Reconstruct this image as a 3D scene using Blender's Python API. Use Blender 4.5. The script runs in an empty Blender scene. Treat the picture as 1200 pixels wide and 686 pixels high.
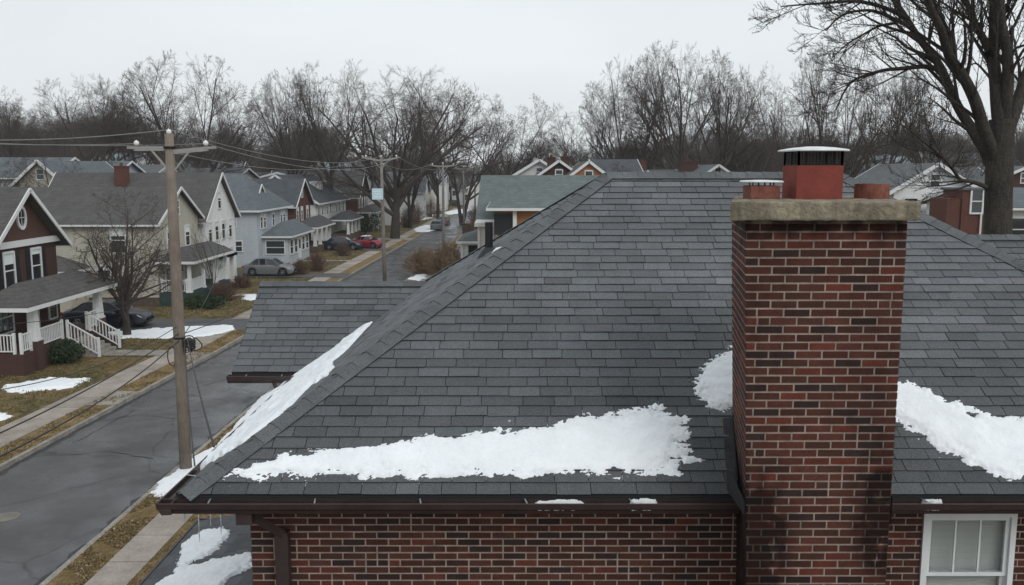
HAZE = 0.0003
EXPO = 0.0
import bpy, math, random
from mathutils import Vector, Matrix, noise
V = Vector
sc = bpy.context.scene
COL = sc.collection
R = math.radians
# ------------------------------------------------------------------ camera geometry
CAMH = 9.0; F = 1040.0; TH = math.atan(143/F)
_f = V((0, math.cos(TH), -math.sin(TH))); _u = V((0, math.sin(TH), math.cos(TH)))
def ray(u, v): return _f*F + V((1,0,0))*(u-600) + _u*(343-v)
def at(u, v, y):
    d = ray(u, v); return V((0,0,CAMH)) + d*(y/d.y)
def gnd(u, v, z=0.0):
    d = ray(u, v); return V((0,0,CAMH)) + d*((z-CAMH)/d.z)
def onplane(u, v, O, N):
    d = ray(u, v); c = V((0,0,CAMH)); return c + d*((O-c).dot(N)/d.dot(N))
def lerp(a, b, t): return a+(b-a)*t
def interp(tab, y):
    if y <= tab[0][0]: return tab[0][1]
    for (a, p), (b, q) in zip(tab, tab[1:]):
        if y <= b: return p+(q-p)*(y-a)/(b-a)
    return tab[-1][1]
def sstep(a, b, x):
    t = max(0, min(1, (x-a)/(b-a))); return t*t*(3-2*t)

# ------------------------------------------------------------------ materials
def mat(name, col, rough=0.8, attr=False, nz=None, nz2=None, bump=None, metal=0.0, spec=0.3, band=None, streak=None, emit=None, rnoise=None):
    m = bpy.data.materials.new(name); m.use_nodes = True
    nt = m.node_tree; N = nt.nodes; Lk = nt.links
    b = N['Principled BSDF']
    b.inputs['Roughness'].default_value = rough; b.inputs['Metallic'].default_value = metal
    b.inputs['Specular IOR Level'].default_value = spec
    tc = N.new('ShaderNodeTexCoord'); vec = tc.outputs['Object']
    rgb = N.new('ShaderNodeRGB'); rgb.outputs[0].default_value = (*col, 1); cur = rgb.outputs[0]
    def mul(a, bb):
        x = N.new('ShaderNodeMix'); x.data_type = 'RGBA'; x.blend_type = 'MULTIPLY'; x.inputs[0].default_value = 1
        Lk.new(a, x.inputs[6]); Lk.new(bb, x.inputs[7]); return x.outputs[2]
    if attr:
        a = N.new('ShaderNodeAttribute'); a.attribute_name = 'col'; cur = mul(cur, a.outputs['Color'])
    def noi(scale, det=6, sv=None, rg=.6):
        n = N.new('ShaderNodeTexNoise'); n.inputs['Scale'].default_value = scale; n.inputs['Detail'].default_value = det
        n.inputs['Roughness'].default_value = rg
        if sv:
            mp = N.new('ShaderNodeMapping'); mp.inputs['Scale'].default_value = sv; Lk.new(vec, mp.inputs[0]); Lk.new(mp.outputs[0], n.inputs['Vector'])
        else: Lk.new(vec, n.inputs['Vector'])
        return n.outputs[0]
    def rng(src, lo, hi, a=.3, bb=.7):
        r = N.new('ShaderNodeMapRange'); r.inputs[1].default_value = a; r.inputs[2].default_value = bb
        r.inputs[3].default_value = lo; r.inputs[4].default_value = hi; Lk.new(src, r.inputs[0]); return r.outputs[0]
    for z in (nz, nz2):
        if z: cur = mul(cur, rng(noi(z[0]), 1-z[1], 1+z[1]))
    if streak: cur = mul(cur, rng(noi(streak[0], 5, streak[2]), 1-streak[1], 1+streak[1]))
    hsrc = None
    if band:   # horizontal lines in z: (period, depth, line darkness)
        sx = N.new('ShaderNodeSeparateXYZ'); Lk.new(vec, sx.inputs[0])
        d = N.new('ShaderNodeMath'); d.operation = 'DIVIDE'; d.inputs[1].default_value = band[0]; Lk.new(sx.outputs[2], d.inputs[0])
        fr = N.new('ShaderNodeMath'); fr.operation = 'FRACT'; Lk.new(d.outputs[0], fr.inputs[0])
        cur = mul(cur, rng(fr.outputs[0], 1-band[2], 1, 0.0, .22)); hsrc = fr.outputs[0]
    Lk.new(cur, b.inputs['Base Color'])
    if bump:
        bp = N.new('ShaderNodeBump'); bp.inputs['Strength'].default_value = bump[1]; bp.inputs['Distance'].default_value = bump[2] if len(bump) > 2 else .01
        Lk.new(noi(bump[0], 5), bp.inputs['Height']); Lk.new(bp.outputs[0], b.inputs['Normal'])
    elif band:
        bp = N.new('ShaderNodeBump'); bp.inputs['Strength'].default_value = .6; bp.inputs['Distance'].default_value = band[1]; bp.invert = True
        Lk.new(hsrc, bp.inputs['Height']); Lk.new(bp.outputs[0], b.inputs['Normal'])
    if rnoise: Lk.new(rng(noi(rnoise[0], 4), rnoise[1], rnoise[2], .4, .6), b.inputs['Roughness'])
    m.diffuse_color = (*col, 1)
    return m

def mix_ground(name, c1, c2, c3, s1, s2, bump=(30, .8, .04), rough=.95):
    m = bpy.data.materials.new(name); m.use_nodes = True; nt = m.node_tree; N = nt.nodes; Lk = nt.links; b = N['Principled BSDF']
    b.inputs['Roughness'].default_value = rough; b.inputs['Specular IOR Level'].default_value = .15
    tc = N.new('ShaderNodeTexCoord')
    def no(s, d=7, r=.65):
        n = N.new('ShaderNodeTexNoise'); n.inputs['Scale'].default_value = s; n.inputs['Detail'].default_value = d; n.inputs['Roughness'].default_value = r
        Lk.new(tc.outputs['Object'], n.inputs['Vector']); return n.outputs[0]
    r1 = N.new('ShaderNodeValToRGB'); r1.color_ramp.elements[0].position = .42; r1.color_ramp.elements[1].position = .58
    r1.color_ramp.elements[0].color = (*c1, 1); r1.color_ramp.elements[1].color = (*c2, 1); Lk.new(no(s1), r1.inputs[0])
    x = N.new('ShaderNodeMix'); x.data_type = 'RGBA'; mr = N.new('ShaderNodeMapRange'); mr.inputs[1].default_value = .48; mr.inputs[2].default_value = .66
    Lk.new(no(s2, 8, .75), mr.inputs[0]); Lk.new(mr.outputs[0], x.inputs[0]); Lk.new(r1.outputs[0], x.inputs[6]); x.inputs[7].default_value = (*c3, 1)
    y = N.new('ShaderNodeMix'); y.data_type = 'RGBA'; y.blend_type = 'MULTIPLY'; y.inputs[0].default_value = 1
    m2 = N.new('ShaderNodeMapRange'); m2.inputs[1].default_value = .3; m2.inputs[2].default_value = .7; m2.inputs[3].default_value = .55; m2.inputs[4].default_value = 1.45
    Lk.new(no(9, 8, .8), m2.inputs[0]); Lk.new(x.outputs[2], y.inputs[6]); Lk.new(m2.outputs[0], y.inputs[7])
    Lk.new(y.outputs[2], b.inputs['Base Color'])
    bp = N.new('ShaderNodeBump'); bp.inputs['Strength'].default_value = bump[1]; bp.inputs['Distance'].default_value = bump[2]
    Lk.new(no(bump[0]), bp.inputs['Height']); Lk.new(bp.outputs[0], b.inputs['Normal'])
    return m

def asphalt(name):
    m = mat(name, (.078, .076, .078), .66, nz=(.35, .28), nz2=(60, .22), streak=(1.0, .14, (.9, .1, 1)), bump=(90, .35, .008), spec=.4, rnoise=(.45, .24, .62))
    nt = m.node_tree; N = nt.nodes; Lk = nt.links; b = N['Principled BSDF']
    src = b.inputs['Base Color'].links[0].from_socket
    tc = N.new('ShaderNodeTexCoord')
    nn = N.new('ShaderNodeTexNoise'); nn.inputs['Scale'].default_value = .8; Lk.new(tc.outputs['Object'], nn.inputs['Vector'])
    ad = N.new('ShaderNodeMix'); ad.data_type = 'RGBA'; ad.inputs[0].default_value = .35; Lk.new(tc.outputs['Object'], ad.inputs[6]); Lk.new(nn.outputs[1], ad.inputs[7])
    vo = N.new('ShaderNodeTexVoronoi'); vo.feature = 'DISTANCE_TO_EDGE'; vo.inputs['Scale'].default_value = .33; Lk.new(ad.outputs[2], vo.inputs['Vector'])
    mr = N.new('ShaderNodeMapRange'); mr.inputs[1].default_value = .0; mr.inputs[2].default_value = .012; mr.inputs[3].default_value = .45; mr.inputs[4].default_value = 1; Lk.new(vo.outputs[0], mr.inputs[0])
    x = N.new('ShaderNodeMix'); x.data_type = 'RGBA'; x.blend_type = 'MULTIPLY'; x.inputs[0].default_value = 1
    Lk.new(src, x.inputs[6]); Lk.new(mr.outputs[0], x.inputs[7]); Lk.new(x.outputs[2], b.inputs['Base Color'])
    return m

M = {}
M['shingle'] = mat('shingle', (.112, .118, .122), .78, attr=True, nz=(75, .42), nz2=(1.5, .14), bump=(160, .7, .005), spec=.3, streak=(1.6, .06, (4, .5, .5)), rnoise=(1.5, .6, .85))
M['underlay'] = mat('underlay', (.02, .02, .022), .9)
M['capshingle'] = mat('capshingle', (.105, .111, .115), .85, attr=True, nz=(75, .40), nz2=(3, .2), bump=(300, .5, .003), spec=.2)
M['brick'] = mat('brick', (1, 1, 1), .88, attr=True, nz=(60, .2), nz2=(7, .2), bump=(160, .5, .004), spec=.2)
M['mortar'] = mat('mortar', (.33, .262, .225), .95, nz=(8, .3), nz2=(60, .2), bump=(200, .5, .003), spec=.1)
M['gutter'] = mat('gutter', (.042, .027, .026), .42, nz=(5, .25), nz2=(40, .15), spec=.45)
M['soffit'] = mat('soffit', (.035, .024, .021), .6)
M['capstone'] = mat('capstone', (.225, .195, .145), .95, nz=(5, .3), nz2=(28, .28), streak=(3, .34, (4, 4, .5)), bump=(45, .9, .012), spec=.15)
M['clay'] = mat('clay', (.20, .045, .033), .8, nz=(6, .15), nz2=(60, .12), bump=(120, .3, .003))
M['clay2'] = mat('clay2', (.19, .07, .05), .85, nz=(14, .35), nz2=(60, .12), bump=(80, .5, .004))
M['galv'] = mat('galv', (.72, .73, .73), .45, metal=.15, nz=(9, .15), spec=.5)
M['meshm'] = mat('meshm', (.02, .02, .02), .6, metal=.5)
M['flash'] = mat('flash', (.035, .035, .037), .6, nz=(10, .3), metal=.2)
M['alu'] = mat('alu', (.5, .5, .5), .4, metal=.7)
M['snow'] = mat('snow', (.84, .86, .88), .7, nz=(3, .06), nz2=(30, .03), bump=(38, .5, .02), spec=.2)
M['snow'].node_tree.nodes['Principled BSDF'].inputs['Subsurface Weight'].default_value = .0
M['snowdirty'] = mat('snowdirty', (.66, .67, .67), .8, nz=(8, .1), bump=(40, .5, .02), spec=.2)
M['ice'] = mat('ice', (.75, .8, .84), .12, spec=.6)
M['ice'].node_tree.nodes['Principled BSDF'].inputs['Transmission Weight'].default_value = .8
M['vinyl'] = mat('vinyl', (.72, .74, .75), .45, nz=(6, .05))
M['blind'] = mat('blind', (.72, .76, .74), .7)
M['dark'] = mat('dark', (.012, .013, .015), .7)
def glassmat(name, tint, rough=.04):
    m = mat(name, tint, rough, spec=.8); return m
M['pane'] = glassmat('pane', (.022, .026, .03))
M['panelight'] = glassmat('panelight', (.16, .18, .19), .1)
g = bpy.data.materials.new('clear_glass'); g.use_nodes = True
gb = g.node_tree.nodes['Principled BSDF']; gb.inputs['Transmission Weight'].default_value = 1; gb.inputs['Roughness'].default_value = .02; gb.inputs['IOR'].default_value = 1.15
M['clear'] = g
M['asphalt'] = asphalt('asphalt')
M['drive'] = mat('drive', (.085, .085, .088), .75, nz=(.6, .3), nz2=(25, .2), bump=(60, .4, .01))
M['patch'] = mat('patch', (.045, .046, .05), .6, nz=(2, .2), nz2=(50, .2))
M['concrete'] = mat('concrete', (.33, .29, .25), .9, attr=True, nz=(1.2, .22), nz2=(18, .18), bump=(60, .4, .008), spec=.2)
M['kerb'] = mat('kerb', (.27, .245, .215), .9, nz=(1.5, .3), nz2=(12, .25), bump=(30, .5, .01))
M['grass'] = mix_ground('grass', (.060, .062, .024), (.16, .112, .052), (.24, .17, .09), .35, 2.2)
M['leaflit'] = mix_ground('leaflit', (.21, .14, .065), (.29, .20, .10), (.12, .10, .04), 1.2, 5, bump=(25, 1, .06))
M['blade'] = mat('blade', (1, 1, 1), .9, attr=True, spec=.1)
M['hill'] = mix_ground('hillm', (.055, .046, .038), (.085, .068, .05), (.045, .038, .03), .05, .3, bump=(2, 1, .5))
M['polewood'] = mat('polewood', (.205, .172, .142), .9, nz=(2, .2), streak=(6, .3, (14, 14, .5)), bump=(60, .6, .01), spec=.15)
M['polegrey'] = mat('polegrey', (.20, .18, .16), .9, nz=(2, .2), streak=(6, .3, (14, 14, .5)), spec=.15)
M['armw'] = mat('armw', (.30, .29, .27), .85, streak=(6, .3, (1, 14, 14)))
M['porc'] = mat('porc', (.75, .75, .73), .25, spec=.6)
M['cable'] = mat('cable', (.035, .035, .036), .6)
M['cablelight'] = mat('cablelight', (.22, .22, .22), .5, metal=.4)
M['bark'] = mat('bark', (.085, .070, .055), .95, nz=(2, .25), streak=(5, .35, (9, 9, .9)), bump=(25, 1, .03), spec=.1)
M['barkd'] = mat('barkd', (.060, .052, .046), .95, nz=(2, .25), streak=(4, .4, (9, 9, .9)), bump=(18, 1, .05), spec=.1)
M['twig'] = mat('twig', (.075, .060, .053), .95, spec=.1)
M['twigr'] = mat('twigr', (.13, .082, .062), .95, spec=.1)
M['twigt'] = mat('twigt', (.23, .16, .10), .95, spec=.1)
M['ever'] = mat('ever', (.028, .045, .022), .9, nz=(9, .4), spec=.15)
M['brickred'] = mat('brickred', (.070, .036, .030), .9, band=(.075, .01, .25), nz=(18, .25), nz2=(1, .12))
M['brickdk'] = mat('brickdk', (.105, .045, .034), .9, band=(.075, .01, .2), nz=(16, .3))
M['orangeb'] = mat('orangeb', (.33, .15, .065), .9, band=(.12, .01, .2), nz=(14, .3))
def siding(n, c): M[n] = mat(n, c, .7, band=(.13, .02, .22), nz=(.7, .07), nz2=(5, .05), streak=(1, .06, (3, 3, .3)))
siding('cream', (.44, .415, .345)); siding('white', (.72, .725, .71)); siding('bluegrey', (.44, .475, .51)); siding('tan', (.45, .40, .31)); siding('brownred', (.085, .044, .032)); siding('paleblue', (.40, .46, .52)); siding('offwhite', (.64, .64, .62))
M['trim'] = mat('trim', (.66, .665, .66), .6, nz=(4, .06)); M['shutter'] = mat('shutter', (.018, .019, .02), .6)
M['found'] = mat('found', (.10, .075, .06), .95, nz=(6, .3), bump=(20, .8, .02)); M['greenbase'] = mat('greenbase', (.03, .06, .055), .8, nz=(4, .2))
def froof(n, c): M[n] = mat(n, c, .88, band=(.14, .02, .28), nz=(1.6, .16), nz2=(14, .22), spec=.2, streak=(2, .12, (1, 1, 4)))
froof('rdark', (.082, .082, .086)); froof('rgrey', (.13, .135, .14)); froof('rbrown', (.092, .087, .084)); froof('rblue', (.120, .136, .147)); froof('rgreen', (.128, .15, .145)); froof('rlight', (.24, .28, .30)); froof('rnavy', (.072, .079, .088))
M['rubber'] = mat('rubber', (.015, .015, .015), .85); M['lamp'] = mat('lamp', (.6, .6, .62), .15, spec=.7); M['redlamp'] = mat('redlamp', (.25, .01, .01), .2)
def paint(n, c): M[n] = mat(n, c, .28, spec=.6, nz=(3, .06))
paint('pblack', (.016, .018, .022)); paint('psilver', (.15, .155, .165)); paint('pred', (.24, .015, .03)); paint('pgrey', (.10, .105, .11)); paint('pwhite', (.55, .56, .57)); paint('pnavy', (.014, .017, .03))
M['signblue'] = mat('signblue', (.50, .68, .76), .5); M['signwhite'] = mat('signwhite', (.75, .78, .8), .5)
M['binm'] = mat('binm', (.02, .022, .025), .6)
M['pipe'] = mat('pipe', (.014, .014, .015), .5)
M['slate'] = mat('slate', (.075, .08, .088), .6, attr=True, nz=(4, .3), nz2=(60, .25), bump=(40, .9, .012), spec=.4)

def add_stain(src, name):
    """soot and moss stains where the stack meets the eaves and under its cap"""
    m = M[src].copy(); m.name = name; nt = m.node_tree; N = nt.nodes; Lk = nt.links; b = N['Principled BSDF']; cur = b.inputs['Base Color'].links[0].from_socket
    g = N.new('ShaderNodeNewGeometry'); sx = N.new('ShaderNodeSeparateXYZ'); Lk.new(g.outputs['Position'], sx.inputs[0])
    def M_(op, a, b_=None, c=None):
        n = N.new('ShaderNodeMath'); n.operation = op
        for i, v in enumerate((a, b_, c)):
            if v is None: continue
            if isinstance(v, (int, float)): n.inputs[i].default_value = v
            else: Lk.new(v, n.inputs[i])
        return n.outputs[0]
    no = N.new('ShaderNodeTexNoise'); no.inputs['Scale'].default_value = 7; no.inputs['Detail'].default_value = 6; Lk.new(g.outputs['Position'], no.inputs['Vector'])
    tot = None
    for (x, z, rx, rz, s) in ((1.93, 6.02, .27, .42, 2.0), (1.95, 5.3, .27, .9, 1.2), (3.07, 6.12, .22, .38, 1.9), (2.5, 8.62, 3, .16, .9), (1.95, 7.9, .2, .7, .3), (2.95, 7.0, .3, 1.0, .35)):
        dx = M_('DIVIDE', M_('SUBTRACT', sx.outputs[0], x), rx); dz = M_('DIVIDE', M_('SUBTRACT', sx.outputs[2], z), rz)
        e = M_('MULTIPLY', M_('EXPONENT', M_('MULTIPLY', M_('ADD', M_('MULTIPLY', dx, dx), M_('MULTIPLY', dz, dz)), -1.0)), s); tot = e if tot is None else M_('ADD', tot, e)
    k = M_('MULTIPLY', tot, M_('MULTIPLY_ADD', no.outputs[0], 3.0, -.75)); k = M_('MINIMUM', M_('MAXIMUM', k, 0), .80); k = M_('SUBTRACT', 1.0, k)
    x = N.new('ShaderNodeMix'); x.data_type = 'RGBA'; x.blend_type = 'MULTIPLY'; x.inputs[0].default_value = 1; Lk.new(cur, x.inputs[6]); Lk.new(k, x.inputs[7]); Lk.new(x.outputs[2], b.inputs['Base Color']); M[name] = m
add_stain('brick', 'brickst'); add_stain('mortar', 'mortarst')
# ------------------------------------------------------------------ mesh builder
class MB:
    def __init__(s): s.v = []; s.f = []; s.c = []; s.cur = (1, 1, 1)
    def face(s, pts, c=None):
        n = len(s.v); s.v.extend([tuple(p) for p in pts]); s.f.append(tuple(range(n, n+len(pts)))); s.c.append(c or s.cur)
    def mesh(s, vs, fs, c=None):
        n = len(s.v); s.v.extend([tuple(p) for p in vs])
        for f in fs: s.f.append(tuple(i+n for i in f)); s.c.append(c or s.cur)
    def box(s, a, b, c=None):
        x0, y0, z0 = a; x1, y1, z1 = b
        s.mesh([(x0,y0,z0),(x1,y0,z0),(x1,y1,z0),(x0,y1,z0),(x0,y0,z1),(x1,y0,z1),(x1,y1,z1),(x0,y1,z1)],
               [(0,3,2,1),(4,5,6,7),(0,1,5,4),(1,2,6,5),(2,3,7,6),(3,0,4,7)], c)
    def bar(s, p, q, w, h, up=(0,0,1), c=None):
        p = V(p); q = V(q); d = (q-p).normalized(); up = V(up)
        sd = d.cross(up)
        if sd.length < 1e-4: sd = d.cross(V((1,0,0)))
        sd.normalize(); u2 = sd.cross(d).normalized()
        vs = [e + sd*(a*w/2) + u2*(b*h/2) for e in (p, q) for a, b in ((-1,-1),(1,-1),(1,1),(-1,1))]
        s.mesh(vs, [(0,1,2,3),(7,6,5,4),(0,4,5,1),(1,5,6,2),(2,6,7,3),(3,7,4,0)], c)
    def tube(s, pts, rad, n=8, cap=False, c=None):
        rings = []; pts = [V(p) for p in pts]; base = len(s.v)
        d0 = (pts[1]-pts[0]).normalized(); a = d0.cross(V((0,0,1)))
        if a.length < 1e-3: a = d0.cross(V((1,0,0)))
        a.normalize(); cs = [(math.cos(2*math.pi*k/n), math.sin(2*math.pi*k/n)) for k in range(n)]
        m = len(pts)
        for i, p in enumerate(pts):
            d = (pts[min(i+1, m-1)]-pts[max(i-1, 0)])
            if d.length < 1e-9: d = d0
            d = d.normalized(); a = a - d*a.dot(d)
            if a.length < 1e-6: a = d.orthogonal()
            a.normalize(); b = d.cross(a); r = rad[i] if hasattr(rad, '__len__') else rad
            for x, y in cs: s.v.append(tuple(p + a*(x*r) + b*(y*r)))
        cc = c or s.cur
        for i in range(m-1):
            for k in range(n):
                s.f.append((base+i*n+k, base+i*n+(k+1)%n, base+(i+1)*n+(k+1)%n, base+(i+1)*n+k)); s.c.append(cc)
        if cap:
            s.f.append(tuple(base+k for k in reversed(range(n)))); s.c.append(cc)
            s.f.append(tuple(base+(m-1)*n+k for k in range(n))); s.c.append(cc)
    def cone3(s, p, q, r, c=None):
        d = (q-p); a = d.orthogonal().normalized(); b = d.normalized().cross(a); n = len(s.v)
        for k in (0, 2.0944, 4.18879): s.v.append(tuple(p + a*(math.cos(k)*r) + b*(math.sin(k)*r)))
        s.v.append(tuple(q)); s.f += [(n, n+1, n+3), (n+1, n+2, n+3), (n+2, n, n+3)]; s.c += [c or s.cur]*3
    def cyl(s, p, q, r, n=16, c=None): s.tube([p, q], r, n, True, c)
    def build(s, name, m, parent=None, loc=None, smooth=False, local=False):
        me = bpy.data.meshes.new(name)
        off = V((0,0,0))
        if loc is not None: off = V(loc)
        o = bpy.data.objects.new(name, me); COL.objects.link(o)
        if parent is not None:
            o.parent = parent; p = parent
            if not local:
                while p is not None: off = off + p.location; p = p.parent
        elif loc is not None: o.location = off
        ox, oy, oz = off
        vs = s.v if off.length == 0 else [(x-ox, y-oy, z-oz) for x, y, z in s.v]
        me.from_pydata(vs, [], s.f)
        ms = m if isinstance(m, (list, tuple)) else [m]
        for k in ms: me.materials.append(k)
        if any(k.node_tree and any(n.type == 'ATTRIBUTE' for n in k.node_tree.nodes) for k in ms):
            ca = me.color_attributes.new('col', 'FLOAT_COLOR', 'CORNER'); buf = []
            for f, c in zip(s.f, s.c): buf.extend((*c, 1.0)*len(f))
            ca.data.foreach_set('color', buf)
        if smooth: me.polygons.foreach_set('use_smooth', [True]*len(me.polygons))
        me.update()
        return o
def tag(o, label=None, cat=None, group=None, kind=None):
    if label: o['label'] = label
    if cat: o['category'] = cat
    if group: o['group'] = group
    if kind: o['kind'] = kind
    return o
def thing(name, label, cat, loc, group=None, rz=0):
    o = bpy.data.objects.new(name, None); COL.objects.link(o); o.location = loc; o.rotation_euler.z = rz; o.empty_display_size = .3
    return tag(o, label, cat, group)
def kids(o): return [c for c in bpy.data.objects if c.parent == o]
def copy_tree(o, parent=None, cache={}):
    c = o.copy(); COL.objects.link(c); c.parent = parent
    for ch in list(o.children): copy_tree(ch, c)
    return c
# ------------------------------------------------------------------ the near house
rng = random.Random(5)
EZ = 6.17; EY = 7.5; XW = -2.94; RY = 11.8; RZ = 8.955; SL = (RZ-EZ)/(RY-EY); RX0 = 1.24; RX1 = 4.33; XE = RX1+(RY-EY)
BY = RY+(RY-EY)
house = thing('brick_house', 'foreground dark brick house with a slate grey shingled hip roof and tall brick chimney', 'house', (2.8, 11.8, 0))

def shingles(mb, O, U, Vv, lo, hi, T, e=.130, tab=.305, gap=.006, th=.013, seed=1, slope_tone=None, wob=.09, base=1.0, pale=.06):
    r = random.Random(seed); N = U.cross(Vv).normalized(); n = int(T/e)+1
    for i in range(n):
        t0 = i*e; t1 = min(t0+e*1.12, T)
        if t1 <= t0: break
        off = (i*tab*.51 + r.uniform(-.02, .02)) % tab
        s = lo(t0)-tab*2; s = math.floor(s/tab)*tab+off
        smax = hi(t0)
        rowc = base*(1+r.uniform(-.05, .05)); tj = r.uniform(-.002, .002); run = 1
        while s < smax:
            w = tab*(1 if r.random() < .8 else r.choice((.66, 1.33))); a = s; b = s+w-gap; s += w
            la, lb = lo(t0), lo(t1); ha, hb = hi(t0), hi(t1)
            a0, b0 = max(a, la), min(b, ha); a1, b1 = max(a, lb), min(b, hb)
            if b0 <= a0 and b1 <= a1: continue
            if b1 < a1: a1 = b1 = (a1+b1)/2
            if b0 < a0: continue
            if r.random() < .35: run = r.choice((.84, .92, 1, 1, 1.03, 1.09))
            k = rowc*run*(1+r.uniform(-wob, wob)*1.25)
            if r.random() < pale: k *= 1.18
            if slope_tone: k *= slope_tone((a0+b0)/2, t0)
            c = (k*r.uniform(.98, 1.02), k, k*r.uniform(.99, 1.03))
            h = th*r.uniform(.75, 1.25); j = tj+r.uniform(-.003, .003); h2 = h*r.uniform(.8, 1.2)
            P = lambda ss, tt, hh: O+U*ss+Vv*tt+N*hh
            q = [P(a0, t0+j, h), P(b0, t0+j, h2), P(b1, t1, .001), P(a1, t1, .001), P(a0, t0+j, -.004), P(b0, t0+j, -.004)]
            mb.face(q[:4], c); d = (c[0]*.35, c[1]*.35, c[2]*.35)  # butt edge coloured darker to paint a thicker shadow line under each course
            mb.face([q[4], q[5], q[1], q[0]], d)
            mb.face([q[4], q[0], q[3]], d); mb.face([q[1], q[5], q[2]], d)
RW = RX0-XW; slw = math.hypot(RW, RZ-EZ); cw = RW/slw; sw = (RZ-EZ)/slw; kW = (RY-EY)/slw
slen = math.hypot(RY-EY, RZ-EZ); cosr = (RY-EY)/slen; sinr = (RZ-EZ)/slen; kS = RW/slen
roof = MB()   # solid body under the shingles
a, b_, c_, d_ = (XW, EY, EZ), (XE, EY, EZ), (XE, BY, EZ), (XW, BY, EZ)
r0, r1 = (RX0, RY, RZ), (RX1, RY, RZ)
dz = V((0, 0, -.012))
q = [V(p)+dz for p in (a, b_, c_, d_, r0, r1)]; low = [V((p[0], p[1], p[2]-.035)) for p in (a, b_, c_, d_)]
roof.mesh(q+low, [(0,1,5,4), (1,2,5), (2,3,4,5), (3,0,4), (6,7,1,0), (7,8,2,1), (8,9,3,2), (9,6,0,3), (9,8,7,6)])
roof_o = roof.build('roof', M['underlay'], house)
OS = V((XW, EY, EZ)); US = V((1, 0, 0)); VS = V((0, cosr, sinr))
mb = MB(); W = XE-XW
shingles(mb, OS, US, VS, lambda t: t*kS, lambda t: W-t*cosr, slen, seed=3, slope_tone=lambda s, t: lerp(.76, 1.08, sstep(.2, 3.2, t+.9*noise.noise(V((s*.9, t*.9, 4))))) * (1-.05*max(0, noise.noise(V((s*1.3, t*.5, 9))))*2))  # tabs toned darker towards the eave, paler upslope, with noise blotches
OW = V((XW, BY, EZ)); UW = V((0, -1, 0)); VW = V((cw, 0, sw)); D = BY-EY
shingles(mb, OW, UW, VW, lambda t: t*kW, lambda t: D-t*kW, slw, seed=4)
shingles(mb, V((XE, EY, EZ)), V((0, 1, 0)), V((-cosr, 0, sinr)), lambda t: t*cosr, lambda t: D-t*cosr, slen, seed=6)
shingles(mb, V((XE, BY, EZ)), V((-1, 0, 0)), V((0, -cosr, sinr)), lambda t: t*cosr, lambda t: W-t*kS, slen, seed=7)
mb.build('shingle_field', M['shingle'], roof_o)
def caps(p, q, N1, N2, seed, wd=.15, e=.205):
    """folded cap shingles laid from p up to q, wings lying in planes with normals N1, N2"""
    r = random.Random(seed); m = MB(); p = V(p); q = V(q); L = (q-p).length; d = (q-p).normalized()
    w1 = d.cross(N1).normalized(); w2 = d.cross(N2).normalized()
    w1 = -w1 if w1.z > 0 else w1; w2 = -w2 if w2.z > 0 else w2
    up = (N1+N2).normalized(); n = int(L/e)+1
    for i in range(n):
        t0 = i*e+r.uniform(-.006, .006); t1 = min(i*e+e*1.6, L); k = r.uniform(.86, 1.14); c = (k, k, k)
        ht = .019*r.uniform(.9, 1.1); hb = .011; pts0 = []; pts1 = []; wj = wd*r.uniform(.985, 1.015)
        for (ww, NN, f) in ((w1, N1, 1), (w1, N1, .45), (None, up, 0), (w2, N2, .45), (w2, N2, 1)):
            side = (ww*(wj*f) if ww is not None else V((0, 0, 0)))
            eo = .030 if NN == N2 else .019; h0 = ht+.012 if f < 1 else eo; h1 = hb+.009 if f < 1 else eo-.002; pts0.append(p+d*t0+side+NN*h0); pts1.append(p+d*t1+side+NN*h1)
        for j in range(4): m.face([pts0[j], pts0[j+1], pts1[j+1], pts1[j]], c)
        dk = (.35, .35, .35)  # shadow line painted into the front and side edges of each cap
        for j in range(4): m.face([pts0[j]-up*.012, pts0[j+1]-up*.012, pts0[j+1], pts0[j]], dk)
        m.face([pts0[0], pts1[0], pts1[0]-N1*.02, pts0[0]-N1*.03], dk); m.face([pts1[4], pts0[4], pts0[4]-N2*.03, pts1[4]-N2*.02], dk)
    return m
NS = US.cross(VS).normalized(); NW = UW.cross(VW).normalized(); NE = V((0,1,0)).cross(V((-cosr, 0, sinr))); NN = V((NS.x, -NS.y, NS.z))
caps((XW+.02, EY+.02, EZ), r0, NW, NS, 1).build('hip_cap', M['capshingle'], roof_o)
caps((XE, EY, EZ), r1, NS, NE, 2).build('hip_cap', M['capshingle'], roof_o)
caps((XW, BY, EZ), r0, NN, NW, 3, wd=.12).build('hip_cap', M['capshingle'], roof_o)
caps((XE, BY, EZ), r1, NE, NN, 4).build('hip_cap', M['capshingle'], roof_o)
caps(r1, r0, NN, NS, 5).build('ridge_cap', M['capshingle'], roof_o) if False else caps(r0, r1, NN, NS, 5).build('ridge_cap', M['capshingle'], roof_o)
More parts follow.
